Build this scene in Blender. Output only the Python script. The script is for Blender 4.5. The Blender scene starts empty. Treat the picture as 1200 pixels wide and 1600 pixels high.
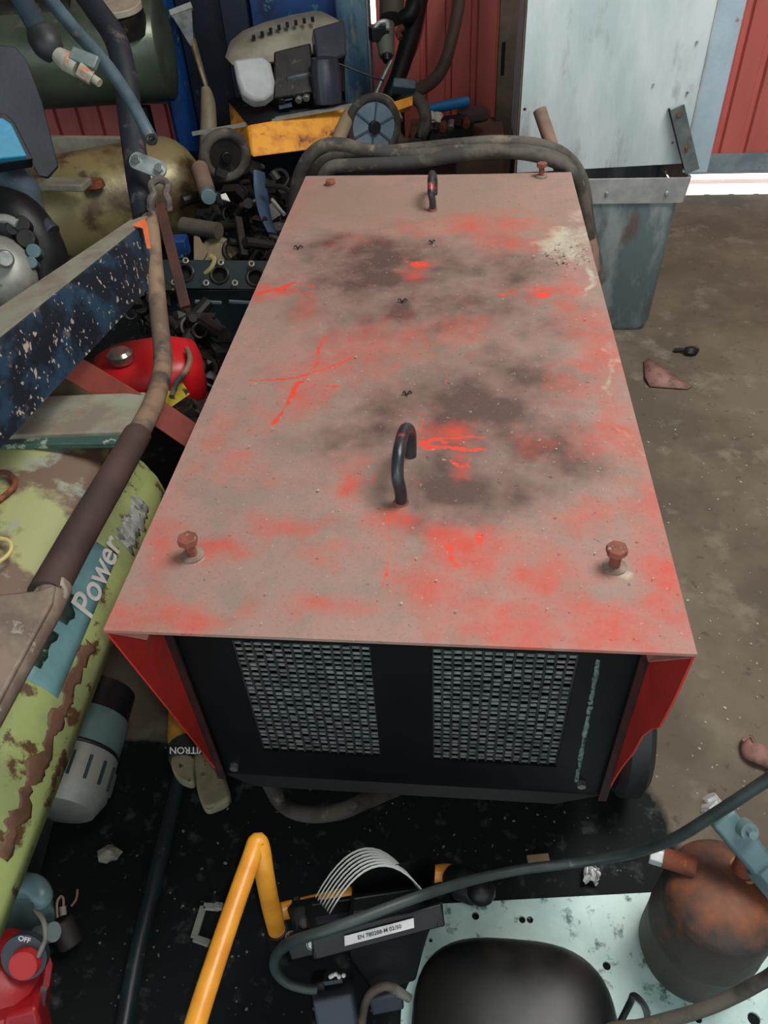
import bpy, bmesh, math, random
import numpy as np
from mathutils import Vector, Matrix, noise as mnoise
from mathutils.geometry import tessellate_polygon
random.seed(7)
S = bpy.context.scene
COL = S.collection
# ------------------------------------------------------------------ camera
FPX = 1191.96
PITCH, YAW, ROLL = 0.74558, -0.12925, -0.06356
CAM = Vector((0.0621, -0.45553, 1.19644))
_F = Vector((math.sin(YAW)*math.cos(PITCH), math.cos(YAW)*math.cos(PITCH), -math.sin(PITCH)))
_r0 = Vector((math.cos(YAW), -math.sin(YAW), 0)); _u0 = _r0.cross(_F)
_R = math.cos(ROLL)*_r0 + math.sin(ROLL)*_u0
_U = -math.sin(ROLL)*_r0 + math.cos(ROLL)*_u0
cd = bpy.data.cameras.new('camera'); cam = bpy.data.objects.new('camera', cd); COL.objects.link(cam)
cd.sensor_fit = 'HORIZONTAL'; cd.sensor_width = 36; cd.lens = FPX/1200*36; cd.clip_start = .01
cam.matrix_world = Matrix(((_R.x, _U.x, -_F.x, CAM.x), (_R.y, _U.y, -_F.y, CAM.y), (_R.z, _U.z, -_F.z, CAM.z), (0, 0, 0, 1)))
S.camera = cam
# ------------------------------------------------------------------ light
W = bpy.data.worlds.new('world'); S.world = W; W.use_nodes = True
W.node_tree.nodes['Background'].inputs[0].default_value = (.80, .92, 1, 1)
W.node_tree.nodes['Background'].inputs[1].default_value = 1.55
def lamp(kind, name, loc, to, energy, color=(1, 1, 1), size=1, sy=None):
    l = bpy.data.lights.new(name, kind); o = bpy.data.objects.new(name, l); COL.objects.link(o)
    o.location = loc; o.rotation_euler = (Vector(to)-Vector(loc)).to_track_quat('-Z', 'Y').to_euler()
    l.energy = energy; l.color = color
    if kind == 'AREA':
        l.shape = 'RECTANGLE'; l.size = size; l.size_y = sy or size
    if kind == 'SUN': l.angle = .009
    return o
lamp('SUN', 'sun', (2, 8, 6), (0.8, 3, 0), 30, (1, .97, .93))
lamp('AREA', 'overhead_fill_lamp', (1.0, .75, 2.85), (.5, 1.45, .3), 92, (1, .985, .96), 1.3, 1.3)  # added overhead fill light; the ceiling has no skylight
lamp('AREA', 'phone_flash', CAM+_R*.02+_U*.012, CAM+_F, 1.9, (1, .97, .92), .008)
S.view_settings.view_transform = 'Standard'; S.view_settings.look = 'None'
S.view_settings.gamma = 1; S.view_settings.use_curve_mapping = False
S.view_settings.exposure = 0.0
# ------------------------------------------------------------------ helpers
def P(px, py, z=None, y=None, x=None, d=None):
    D = _F + (px-600)/FPX*_R - (py-800)/FPX*_U
    if d is not None: t = d
    elif z is not None: t = (z-CAM.z)/D.z
    elif y is not None: t = (y-CAM.y)/D.y
    else: t = (x-CAM.x)/D.x
    return CAM + t*D
def PD(*l): return [P(a, b, d=c) for a, b, c in l]
def PZ(*l): return [P(a, b, z=c) for a, b, c in l]
def srgb(c):
    return tuple((v/255/12.92 if v/255 <= .04045 else ((v/255+.055)/1.055)**2.4) for v in c)+(1,)
_mats = {}
def mat(name, c1, c2=None, c3=None, sc=9, lo=.42, hi=.62, sc3=25, t3=.62, rough=.6, metal=0, bump=.15, bsc=90, spec=.5, w3=.04, stretch=None, coat=0, scr=None, ztop=None):
    if name in _mats: return _mats[name]
    m = bpy.data.materials.new(name); m.use_nodes = True; nt = m.node_tree; N = nt.nodes; L = nt.links
    b = N['Principled BSDF']; b.inputs['Roughness'].default_value = rough; b.inputs['Metallic'].default_value = metal
    b.inputs['Specular IOR Level'].default_value = spec; b.inputs['Coat Weight'].default_value = coat
    tc = N.new('ShaderNodeTexCoord'); mp = N.new('ShaderNodeMapping'); L.new(tc.outputs['Object'], mp.inputs[0])
    if stretch: mp.inputs['Scale'].default_value = stretch
    def nz(s, det=5):
        n = N.new('ShaderNodeTexNoise'); n.inputs['Scale'].default_value = s; n.inputs['Detail'].default_value = det
        n.inputs['Roughness'].default_value = .62; L.new(mp.outputs[0], n.inputs['Vector']); return n.outputs[0]
    def ramp(f, a, c):
        r = N.new('ShaderNodeMapRange'); r.inputs[1].default_value = a; r.inputs[2].default_value = c; r.clamp = True
        L.new(f, r.inputs[0]); return r.outputs[0]
    def mix(f, a, c):
        x = N.new('ShaderNodeMix'); x.data_type = 'RGBA'; L.new(f, x.inputs[0])
        for s, v in ((6, a), (7, c)):
            if isinstance(v, tuple): x.inputs[s].default_value = v
            else: L.new(v, x.inputs[s])
        return x.outputs[2]
    out = srgb(c1)
    if c2: out = mix(ramp(nz(sc), lo, hi), out, srgb(c2))
    if c3: out = mix(ramp(nz(sc3, 8), t3, t3+w3), out, srgb(c3))
    if scr:
        for k, (ang, thr) in enumerate(((.5, .65), (-.6, .66), (1.4, .67))):
            m2 = N.new('ShaderNodeMapping'); m2.inputs['Rotation'].default_value = (ang, ang*1.3, ang); m1 = N.new('ShaderNodeMapping'); m1.inputs['Rotation'].default_value = m2.inputs['Rotation'].default_value[:]; L.new(tc.outputs['Object'], m1.inputs[0])
            m2.inputs['Rotation'].default_value = (0, 0, 0); m2.inputs['Scale'].default_value = (75, 75, 6); L.new(m1.outputs[0], m2.inputs[0]); n2 = N.new('ShaderNodeTexNoise'); n2.inputs['Scale'].default_value = 1; n2.inputs['Detail'].default_value = 3
            L.new(m2.outputs[0], n2.inputs['Vector']); out = mix(ramp(n2.outputs[0], thr, thr+.03), out, srgb(scr))
    if ztop:
        sx_ = N.new('ShaderNodeSeparateXYZ'); L.new(tc.outputs['Object'], sx_.inputs[0])
        ad = N.new('ShaderNodeMath'); ad.operation = 'MULTIPLY_ADD'; L.new(nz(12), ad.inputs[0]); ad.inputs[1].default_value = .16; L.new(sx_.outputs[2], ad.inputs[2])
        out = mix(ramp(ad.outputs[0], ztop[0], ztop[1]), out, srgb(ztop[2]))
    if isinstance(out, tuple): b.inputs['Base Color'].default_value = out
    else: L.new(out, b.inputs['Base Color'])
    if bump:
        bp = N.new('ShaderNodeBump'); bp.inputs['Strength'].default_value = bump; bp.inputs['Distance'].default_value = .004
        L.new(nz(bsc), bp.inputs['Height']); L.new(bp.outputs[0], b.inputs['Normal'])
    m['ctx'] = 1; _mats[name] = m
    return m
class G:
    def __init__(s): s.b = bmesh.new()
    def _m(s, M, vs):
        for v in vs: v.co = M @ v.co
    def box(s, c, size, rot=None, taper=None):
        r = bmesh.ops.create_cube(s.b, size=1)['verts']
        for v in r:
            k = taper if (taper and v.co.z < 0) else 1
            v.co = Vector((v.co.x*size[0]*k, v.co.y*size[1]*k, v.co.z*size[2]))
        M = Matrix.Translation(Vector(c))
        if rot is not None: M = M @ (rot.to_4x4() if isinstance(rot, Matrix) else Matrix.Rotation(rot, 4, 'Z'))
        s._m(M, r); return s
    def bar(s, a, b, w, h, up=(0, 0, 1)):      # box from a to b
        a = Vector(a); b = Vector(b); X = (b-a).normalized(); Y = Vector(up).cross(X).normalized(); Z = X.cross(Y)
        R = Matrix((X, Y, Z)).transposed()
        return s.box((a+b)/2, ((b-a).length, w, h), R)
    def cyl(s, a, b, r, r2=None, n=20, caps=True):
        a = Vector(a); b = Vector(b); d = b-a
        v = bmesh.ops.create_cone(s.b, cap_ends=caps, segments=n, radius1=r, radius2=r if r2 is None else r2, depth=d.length)['verts']
        s._m(Matrix.Translation((a+b)/2) @ d.to_track_quat('Z', 'Y').to_matrix().to_4x4(), v); return s
    def lathe(s, a, axis, prof, n=28):        # prof: (distance along axis, radius)
        a = Vector(a); q = Vector(axis).to_track_quat('Z', 'Y'); rings = []
        for h, r in prof:
            rings.append([s.b.verts.new(a+q @ Vector((r*math.cos(t*2*math.pi/n), r*math.sin(t*2*math.pi/n), h))) for t in range(n)])
        for A, B in zip(rings, rings[1:]):
            for i in range(n): s.b.faces.new((A[i], A[(i+1) % n], B[(i+1) % n], B[i]))
        for R, f in ((rings[0], 1), (rings[-1], 0)):
            s.b.faces.new(R[::-1] if f else R)
        return s
    def tube(s, pts, r, n=12, sub=6, closed=False, flat=1.0):
        pts = [Vector(p) for p in pts]; k = len(pts); n = max(n, 12) if n > 8 else n
        rr = r if isinstance(r, (list, tuple)) else [r]*k
        path = []; rad = []
        if k == 2: path = pts; rad = list(rr)
        else:
            seg = k if closed else k-1
            for i in range(seg):
                g = (lambda j: pts[j % k]) if closed else (lambda j: pts[min(max(j, 0), k-1)])
                p0, p1, p2, p3 = g(i-1), g(i), g(i+1), g(i+2)
                for j in range(sub):
                    t = j/sub
                    path.append(.5*((2*p1)+(p2-p0)*t+(2*p0-5*p1+4*p2-p3)*t*t+(3*p1-p0-3*p2+p3)*t**3))
                    rad.append(rr[i]*(1-t)+rr[(i+1) % k]*t)
            if not closed: path.append(pts[-1]); rad.append(rr[-1])
        m = len(path); rings = []; nrm = None
        for i in range(m):
            a = path[(i-1) % m] if (closed or i > 0) else path[i]; b = path[(i+1) % m] if (closed or i < m-1) else path[i]
            T = (b-a).normalized()
            if nrm is None: nrm = T.orthogonal().normalized()
            else: nrm = (nrm-T*nrm.dot(T)).normalized()
            B = T.cross(nrm)
            rings.append([s.b.verts.new(path[i]+rad[i]*(math.cos(q*2*math.pi/n)*nrm+flat*math.sin(q*2*math.pi/n)*B)) for q in range(n)])
        for i in range(m if closed else m-1):
            A = rings[i]; C = rings[(i+1) % m]
            if closed and i == m-1:
                off = min(range(n), key=lambda o: (C[o].co-A[0].co).length); C = C[off:]+C[:off]
            for q in range(n): s.b.faces.new((A[q], A[(q+1) % n], C[(q+1) % n], C[q]))
        if not closed: s.b.faces.new(rings[0][::-1]); s.b.faces.new(rings[-1])
        return s
    def torus(s, c, axis, R, r, n=32, k=10, arc=1.0):
        c = Vector(c); q = Vector(axis).to_track_quat('Z', 'Y'); m = n if arc >= 1 else n+1
        pts = [c+q @ Vector((R*math.cos(t*arc*2*math.pi/n), R*math.sin(t*arc*2*math.pi/n), 0)) for t in range(m)]
        return s.tube(pts, r, k, 1, arc >= 1)
    def plate(s, outer, holes, M, t):          # 2D outline with holes, thickness t along local z, placed by M
        loops = [outer]+holes
        tris = tessellate_polygon([[Vector((p[0], p[1], 0)) for p in l] for l in loops])
        flat = [p for l in loops for p in l]
        top = [s.b.verts.new(M @ Vector((p[0], p[1], t))) for p in flat]; bot = [s.b.verts.new(M @ Vector((p[0], p[1], 0))) for p in flat]
        for a, b_, c in tris:
            try: s.b.faces.new((top[a], top[b_], top[c])); s.b.faces.new((bot[c], bot[b_], bot[a]))
            except ValueError: pass
        o = 0
        for l in loops:
            k = len(l)
            for i in range(k):
                j = (i+1) % k; s.b.faces.new((top[o+i], top[o+j], bot[o+j], bot[o+i]))
            o += k
        return s
    def poly(s, pts, t=None):                  # polygon in 3D, thickened along -normal
        pts = [Vector(p) for p in pts]; n = Vector((0, 0, 0))
        for i in range(1, len(pts)-1): n += (pts[i]-pts[0]).cross(pts[i+1]-pts[0])
        n.normalize(); A = [s.b.verts.new(p) for p in pts]; s.b.faces.new(A)
        if t:
            B = [s.b.verts.new(p-n*t) for p in pts]; s.b.faces.new(B[::-1])
            for i in range(len(pts)):
                j = (i+1) % len(pts); s.b.faces.new((A[i], B[i], B[j], A[j]))
        return s
    def strip(s, secs, closed=False):          # skin between successive point rows
        R = [[s.b.verts.new(Vector(p)) for p in r] for r in secs]
        for A, B in zip(R, R[1:]):
            k = len(A)
            for i in range(k if closed else k-1): s.b.faces.new((A[i], A[(i+1) % k], B[(i+1) % k], B[i]))
        return s
    def ball(s, c, r, sc=(1, 1, 1), jit=0, sub=2, rot=0):
        v = bmesh.ops.create_icosphere(s.b, subdivisions=sub, radius=1)['verts']
        M = Matrix.Translation(Vector(c)) @ Matrix.Rotation(rot, 4, 'Z')
        for q in v:
            k = 1+jit*mnoise.noise(q.co*1.7+Vector(c)*31)
            q.co = M @ Vector((q.co.x*sc[0]*r*k, q.co.y*sc[1]*r*k, q.co.z*sc[2]*r*k))
        return s
    def hexa(s, a, b, r): return s.cyl(a, b, r, n=6)
    def obj(s, name, m, parent=None, bevel=0, solid=0, sub=0, smooth=35, org=None):
        bmesh.ops.recalc_face_normals(s.b, faces=s.b.faces)
        me = bpy.data.meshes.new(name); s.b.to_mesh(me); s.b.free()
        o = bpy.data.objects.new(name, me); COL.objects.link(o); me.materials.append(m)
        if parent is not None:
            og = Vector(parent['org']); o.parent = parent
        else:
            co = [v.co for v in me.vertices]
            og = Vector(org) if org else Vector(((min(c.x for c in co)+max(c.x for c in co))/2, (min(c.y for c in co)+max(c.y for c in co))/2, min(c.z for c in co)))
            o.location = og
        me.transform(Matrix.Translation(-og)); o['org'] = tuple(og)
        for p in me.polygons: p.use_smooth = True
        me.set_sharp_from_angle(angle=math.radians(smooth))
        if solid:
            k = o.modifiers.new('solid', 'SOLIDIFY'); k.thickness = solid; k.offset = 0
        if bevel:
            k = o.modifiers.new('bevel', 'BEVEL'); k.width = bevel; k.segments = 2; k.limit_method = 'ANGLE'; k.angle_limit = math.radians(40)
        if sub:
            k = o.modifiers.new('sub', 'SUBSURF'); k.levels = sub; k.render_levels = sub
        return o
def thing(name, label, cat, loc=(0, 0, 0), group=None):
    o = bpy.data.objects.new(name, None); COL.objects.link(o); o.location = loc; o['org'] = tuple(loc); o.empty_display_size = .05
    return tag(o, label, cat, group)
def tag(o, label, cat, group=None, kind=None):
    o['label'] = label; o['category'] = cat
    if group: o['group'] = group
    if kind: o['kind'] = kind
    return o
def struct(o): o['kind'] = 'structure'; return o
def text(body, size, M, m, name, parent, ext=.0003, spread=1.0):
    c = bpy.data.curves.new(name, 'FONT'); c.body = body; c.size = size; c.extrude = ext; c.space_character = spread
    c.align_x = 'CENTER'; c.align_y = 'CENTER'; c.offset = size*.012
    t = bpy.data.objects.new(name+'_curve', c); COL.objects.link(t)
    dg = bpy.context.evaluated_depsgraph_get(); me = bpy.data.meshes.new_from_object(t.evaluated_get(dg))
    bpy.data.objects.remove(t); bpy.data.curves.remove(c)
    og = Vector(parent['org']) if parent else Vector((0, 0, 0))
    me.transform(M); me.transform(Matrix.Translation(-og)); me.materials.clear(); me.materials.append(m)
    o = bpy.data.objects.new(name, me); COL.objects.link(o); o['org'] = tuple(og)
    if parent: o.parent = parent
    return o
def frame(o, X, Z):
    X = Vector(X).normalized(); Z = Vector(Z); Z = (Z-X*Z.dot(X)).normalized(); Y = Z.cross(X)
    return Matrix(((X.x, Y.x, Z.x, o[0]), (X.y, Y.y, Z.y, o[1]), (X.z, Y.z, Z.z, o[2]), (0, 0, 0, 1)))
def circ(x, y, r, n=18): return [(x+r*math.cos(t*2*math.pi/n), y+r*math.sin(t*2*math.pi/n)) for t in range(n)]
# ------------------------------------------------------------------ materials
red = mat('red_paint', (206, 54, 44), (182, 48, 40), (128, 76, 68), sc=10, sc3=22, t3=.6, w3=.12, rough=.5)
black = mat('black_steel', (17, 20, 21), (12, 14, 15), (62, 68, 66), sc=10, sc3=90, t3=.7, rough=.5, spec=.3, bump=.05)
blackp = mat('black_plastic', (22, 25, 26), (15, 18, 19), (58, 64, 64), sc=12, sc3=70, t3=.7, rough=.45, spec=.4)
rubber = mat('dusty_rubber', (84, 78, 68), (54, 50, 46), (110, 100, 84), sc=10, lo=.46, hi=.56, sc3=24, t3=.58, w3=.1, rough=.85)
rubberd = mat('black_rubber', (40, 44, 44), (28, 31, 31), (72, 80, 78), sc=15, sc3=60, t3=.66, rough=.55)
wire_m = mat('dusty_wire', (126, 135, 130), (96, 106, 102), None, sc=40, lo=.46, hi=.56, rough=.6, spec=.4)
rustm = mat('rust', (120, 62, 38), (82, 48, 34), (150, 82, 48), sc=22, sc3=60, t3=.6, rough=.85, bump=.4)
rustbolt = mat('rusty_bolt', (142, 78, 62), (110, 66, 52), (160, 130, 112), sc=60, sc3=120, t3=.6, rough=.8)
steel = mat('worn_steel', (150, 155, 150), (112, 116, 112), (84, 70, 60), sc=25, sc3=60, t3=.64, rough=.4, metal=.7)
zinc = mat('galvanised_sheet', (200, 210, 208), (176, 190, 190), (132, 132, 122), sc=3.2, lo=.4, hi=.6, sc3=9, t3=.58, w3=.22, rough=.5, metal=.15, stretch=(2.2, 2.2, .7))
zincd = mat('weathered_zinc', (150, 162, 160), (104, 122, 124), (108, 90, 84), sc=6, lo=.44, hi=.56, sc3=8, t3=.56, w3=.1, rough=.5, metal=.2, stretch=(1.6, 1.6, .6))
zincrim = mat('pale_zinc_rim', (176, 178, 172), (150, 152, 146), (120, 108, 96), sc=12, sc3=30, t3=.7, rough=.5, metal=.2)
cladding = mat('red_cladding', (206, 106, 96), (186, 92, 84), (150, 84, 74), sc=3, sc3=9, t3=.56, w3=.2, rough=.5, stretch=(1, 1, .3))
postm = mat('brown_post_paint', (112, 98, 80), (88, 78, 66), (60, 46, 38), sc=10, sc3=30, t3=.68, rough=.75)
yellow = mat('yellow_paint', (232, 158, 50), (214, 138, 44), (108, 70, 34), sc=20, sc3=60, t3=.68, rough=.35)
deckm = mat('rusting_yellow_deck', (232, 160, 48), (196, 122, 40), (96, 56, 36), sc=12, lo=.45, hi=.6, sc3=16, t3=.57, w3=.08, rough=.6)
lime = mat('lime_paint', (166, 182, 112), (146, 160, 104), (96, 68, 46), sc=8, lo=.45, hi=.55, sc3=26, t3=.555, w3=.06, rough=.55)
olive = mat('stained_olive_top', (160, 164, 112), (112, 92, 76), (148, 156, 140), sc=7, lo=.46, hi=.53, sc3=13, t3=.53, w3=.08, rough=.6)
beamm = mat('scratched_black_blue_beam', (20, 30, 40), (34, 62, 82), (110, 98, 88), sc=14, lo=.45, hi=.58, sc3=30, t3=.60, w3=.1, rough=.5, bump=.3, scr=(172, 158, 140))
dustm = mat('dust_on_steel', (140, 140, 122), (122, 112, 98), (150, 104, 78), sc=14, sc3=20, t3=.64, w3=.1, rough=.85)
browntube = mat('brown_sleeve', (76, 58, 50), (56, 44, 40), None, sc=8, rough=.7)
rusttube = mat('rusty_grey_tube', (136, 112, 90), (104, 86, 70), (34, 50, 58), sc=12, lo=.45, hi=.56, sc3=9, t3=.52, w3=.1, rough=.75, stretch=(1, 1, .5))
bluegrey = mat('blue_grey_paint', (72, 92, 100), (48, 64, 74), (110, 92, 78), sc=12, sc3=30, t3=.63, rough=.5)
tealpaint = mat('teal_grey_paint', (96, 122, 122), (78, 104, 108), (120, 130, 124), sc=14, sc3=40, t3=.66, rough=.4)
bluem = mat('blue_machine_paint', (12, 62, 122), (8, 34, 70), (60, 110, 124), sc=5, lo=.44, hi=.58, sc3=20, t3=.6, rough=.5)
bluedark = mat('dark_blue_paint', (8, 22, 44), (6, 14, 26), (40, 66, 76), sc=7, sc3=20, t3=.63, rough=.5)
blueworn = mat('worn_pale_blue_column', (92, 124, 140), (54, 88, 116), (124, 134, 122), sc=8, lo=.45, hi=.55, sc3=14, t3=.55, w3=.08, rough=.6, stretch=(1.5, 1.5, .5))
tank = mat('olive_tank_paint', (86, 98, 80), (68, 76, 62), (120, 122, 100), sc=5, sc3=14, t3=.6, w3=.1, rough=.3, metal=.3)
brass = mat('greasy_brass_tank', (140, 130, 88), (92, 82, 54), (60, 46, 32), sc=6, lo=.45, hi=.58, sc3=12, t3=.54, w3=.14, rough=.4, metal=.3)
redplastic = mat('bright_red_plastic', (200, 26, 34), (176, 24, 30), (132, 72, 62), sc=10, sc3=14, t3=.66, w3=.1, rough=.4)
redoxide = mat('red_oxide_bar', (136, 58, 42), (112, 50, 40), (150, 86, 62), sc=12, sc3=30, t3=.64, rough=.7)
alu = mat('dull_aluminium', (158, 160, 150), (130, 132, 124), (96, 88, 76), sc=12, sc3=30, t3=.66, rough=.5, metal=.3)
cream = mat('cream_plastic', (182, 178, 164), (160, 156, 142), None, sc=10, rough=.5)
engm = mat('beige_shroud', (150, 146, 128), (126, 120, 102), (84, 72, 58), sc=9, sc3=24, t3=.68, rough=.5)
pale = mat('pale_plastic_cover', (176, 180, 178), (158, 162, 160), None, sc=9, rough=.5)
whitepl = mat('white_perforated_plate', (200, 226, 218), (172, 204, 198), (50, 84, 84), sc=8, sc3=48, t3=.565, w3=.12, rough=.45)
greyb = mat('grey_fin_edges', (210, 214, 208), None, None, rough=.4, bump=0)
white = mat('white_print', (214, 214, 208), (196, 198, 192), None, sc=60, rough=.5, bump=0)
blueprint = mat('teal_label_print', (112, 156, 156), (98, 142, 146), (168, 178, 170), sc=20, sc3=40, t3=.66, rough=.4, bump=0)
greyfoil = mat('crumpled_sticker', (176, 182, 174), (140, 146, 138), (100, 106, 96), sc=50, lo=.45, hi=.55, sc3=60, t3=.55, rough=.5, bump=.8, bsc=120)
darkprint = mat('dark_green_print', (24, 50, 44), (34, 60, 52), (140, 170, 90), sc=30, sc3=60, t3=.6, rough=.5, bump=0)
orangep = mat('orange_paint_mark', (222, 112, 58), (204, 96, 48), None, sc=40, rough=.7)
glovey = mat('yellow_glove_cloth', (204, 152, 54), (184, 134, 46), (110, 80, 34), sc=30, sc3=60, t3=.68, rough=.9)
gloveb = mat('beige_glove_leather', (150, 142, 112), (126, 118, 92), (70, 62, 48), sc=18, sc3=50, t3=.6, rough=.9)
bluepl = mat('bright_blue_plastic', (18, 122, 178), (12, 104, 160), None, sc=9, rough=.5)
foam = mat('white_foam', (214, 212, 204), None, None, rough=.9, bump=.5)
card = mat('brown_cardboard', (124, 100, 82), (104, 84, 70), None, sc=8, rough=.9)
greydark = mat('dark_grey_plastic', (50, 58, 66), (42, 48, 56), (80, 90, 92), sc=8, sc3=40, t3=.72, rough=.5)
grease = mat('greasy_dark_iron', (40, 38, 33), (24, 25, 25), (84, 76, 58), sc=20, sc3=30, t3=.6, w3=.1, rough=.5, metal=.3)
greendark = mat('dark_green_iron', (24, 42, 44), (20, 32, 34), (60, 70, 64), sc=14, sc3=50, t3=.68, rough=.45)
rivet = mat('pale_metal_bosses', (170, 166, 148), None, None, rough=.4, metal=.5, bump=0)
void = mat('dark_cavity', (4, 5, 5), None, None, rough=.9, bump=0)  # near-black colour painting the shade inside slots and bores
pinkscrap = mat('rusty_pink_scrap', (146, 108, 98), (112, 84, 74), (90, 74, 62), sc=30, sc3=60, t3=.62, rough=.75)
wood = mat('wood_chip', (140, 112, 88), (120, 92, 70), None, sc=40, rough=.8)
stone = mat('pale_chips', (176, 172, 148), (150, 144, 124), None, sc=60, rough=.9)
wmet = mat('white_metal_nut', (196, 200, 196), (170, 176, 174), None, sc=50, rough=.35, metal=.3)
screw = mat('screw_head', (170, 174, 172), (130, 134, 132), None, sc=90, rough=.35, metal=.6)
bluelid = mat('sky_blue_plastic', (40, 142, 176), (28, 122, 158), None, sc=8, rough=.35)
greenb = mat('green_band', (40, 46, 40), None, None, rough=.8, bump=0)
outm = mat('outside_concrete', (214, 208, 198), (196, 192, 182), None, sc=3, rough=.9)
# floor material: dry brown concrete with a black oil-soaked area that has its own edge
def floor_mat():
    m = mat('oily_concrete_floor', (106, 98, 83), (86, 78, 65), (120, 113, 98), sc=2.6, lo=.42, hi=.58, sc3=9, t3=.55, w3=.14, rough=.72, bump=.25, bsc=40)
    nt = m.node_tree; N = nt.nodes; L = nt.links; b = N['Principled BSDF']
    src = b.inputs['Base Color'].links[0].from_socket
    tc = N.new('ShaderNodeTexCoord'); at = N.new('ShaderNodeAttribute'); at.attribute_name = 'oil'
    def nz(s, d=6):
        n = N.new('ShaderNodeTexNoise'); n.inputs['Scale'].default_value = s; n.inputs['Detail'].default_value = d; n.inputs['Roughness'].default_value = .65
        L.new(tc.outputs['Object'], n.inputs['Vector']); return n.outputs[0]
    def rng(f, a, c, o0=0, o1=1):
        r = N.new('ShaderNodeMapRange'); r.inputs[1].default_value = a; r.inputs[2].default_value = c; r.inputs[3].default_value = o0; r.inputs[4].default_value = o1
        L.new(f, r.inputs[0]); return r.outputs[0]
    def mix(f, a, c):
        x = N.new('ShaderNodeMix'); x.data_type = 'RGBA'; L.new(f, x.inputs[0]); L.new(a, x.inputs[6])
        if isinstance(c, tuple): x.inputs[7].default_value = c
        else: L.new(c, x.inputs[7])
        return x.outputs[2]
    def math_(op, a, c):
        x = N.new('ShaderNodeMath'); x.operation = op; L.new(a, x.inputs[0])
        if isinstance(c, float): x.inputs[1].default_value = c
        else: L.new(c, x.inputs[1])
        return x.outputs[0]
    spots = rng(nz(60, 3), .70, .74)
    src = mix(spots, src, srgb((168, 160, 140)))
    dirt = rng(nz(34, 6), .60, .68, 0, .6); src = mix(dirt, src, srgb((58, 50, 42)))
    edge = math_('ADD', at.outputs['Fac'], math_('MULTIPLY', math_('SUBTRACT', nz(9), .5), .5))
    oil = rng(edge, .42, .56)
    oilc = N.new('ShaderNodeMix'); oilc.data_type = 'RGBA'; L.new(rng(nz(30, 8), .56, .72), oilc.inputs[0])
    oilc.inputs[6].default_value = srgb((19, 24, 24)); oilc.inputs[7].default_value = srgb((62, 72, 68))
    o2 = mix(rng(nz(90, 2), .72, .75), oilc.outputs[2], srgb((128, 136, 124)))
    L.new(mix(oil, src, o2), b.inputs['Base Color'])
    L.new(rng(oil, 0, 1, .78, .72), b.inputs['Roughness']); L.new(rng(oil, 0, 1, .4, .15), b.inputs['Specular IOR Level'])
    return m
floorm = floor_mat()
# ------------------------------------------------------------------ setting
def build_floor():
    g = G(); xs = sorted(set(list(np.linspace(-6, -1.2, 9))+list(np.linspace(-1.2, 1.4, 80))+list(np.linspace(1.4, 4, 6))))
    ys = sorted(set(list(np.linspace(-3, -.6, 5))+list(np.linspace(-.6, 1, 60))+list(np.linspace(1, 2.85, 12))))
    vs = [[g.b.verts.new((x, y, 0)) for x in xs] for y in ys]
    for j in range(len(ys)-1):
        for i in range(len(xs)-1): g.b.faces.new((vs[j][i], vs[j][i+1], vs[j+1][i+1], vs[j+1][i]))
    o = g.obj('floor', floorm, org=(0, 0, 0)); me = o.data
    co = np.zeros(len(me.vertices)*3); me.vertices.foreach_get('co', co); co = co.reshape(-1, 3)
    def sm(a, lo, hi): t = np.clip((a-lo)/(hi-lo), 0, 1); return t*t*(3-2*t)
    X, Y = co[:, 0], co[:, 1]
    lim = .33-.3*(Y-.0)
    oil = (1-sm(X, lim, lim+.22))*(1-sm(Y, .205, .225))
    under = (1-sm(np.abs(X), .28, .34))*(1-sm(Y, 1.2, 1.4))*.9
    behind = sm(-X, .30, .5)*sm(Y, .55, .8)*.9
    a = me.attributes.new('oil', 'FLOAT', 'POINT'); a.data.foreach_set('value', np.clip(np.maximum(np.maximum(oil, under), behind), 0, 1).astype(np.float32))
    struct(o)
build_floor()
WY = 2.8
struct(G().box((0, 12.9, -.05), (40, 20, .1)).obj('ground_outside', outm))
def clad(x0, x1, z0, z1):
    g = G(); prof = []; x = x0; per = .094
    while x < x1:
        for dx, dy in ((0, 0), (.062, 0), (.068, .016), (.086, .016), (.092, 0)):
            if x+dx < x1: prof.append((x+dx, WY+dy))
        x += per
    prof.append((x1, WY)); back = [(a, b+.004) for a, b in prof]
    return g.strip([[(a, b, z0) for a, b in prof], [(a, b, z1) for a, b in prof], [(a, b, z1) for a, b in back], [(a, b, z0) for a, b in back], [(a, b, z0) for a, b in prof]])
hl = P(573, -30, y=WY); hr = P(588, 37, y=WY)
g = clad(-6, hl.x, 0, 3); wb = g.obj('wall_back', cladding, org=(0, WY, 0), smooth=20); struct(wb)
clad(hl.x, hr.x, 0, hr.z).obj('cladding_sheet', cladding, wb, smooth=20)
clad(hl.x, hr.x, hl.z, 3).obj('cladding_sheet', cladding, wb, smooth=20)
clad(hr.x, .78, 0, 3).obj('cladding_sheet', cladding, wb, smooth=20)
dr = clad(.78, 4, .10, 3).obj('door_1', cladding, org=(2, WY, 0), smooth=20); struct(dr)
g = G(); g.box((2.39, WY-.012, .105), (3.2, .006, .065)); g.box((2.39, WY-.03, .076), (3.2, .04, .005)); g.obj('bottom_rail', mat('rail_grey_blue', (140, 152, 156), (116, 128, 134), (110, 84, 74), sc=9, sc3=20, t3=.64, rough=.5, metal=.2), dr)
for nm, c, s in (('wall_left', (-6.05, 0, 1.5), (.1, 6, 3)), ('wall_right', (4.05, -.1, 1.5), (.1, 6, 3))):
    struct(G().box(c, s).obj(nm, mat('plain_wall', (110, 92, 84), (96, 82, 76), None, sc=3)))
struct(G().box((-1, -.1, 3.05), (10.4, 6, .1)).obj('ceiling', mat('roof_sheet', (90, 86, 80), (78, 74, 70), None, sc=3)))
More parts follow.
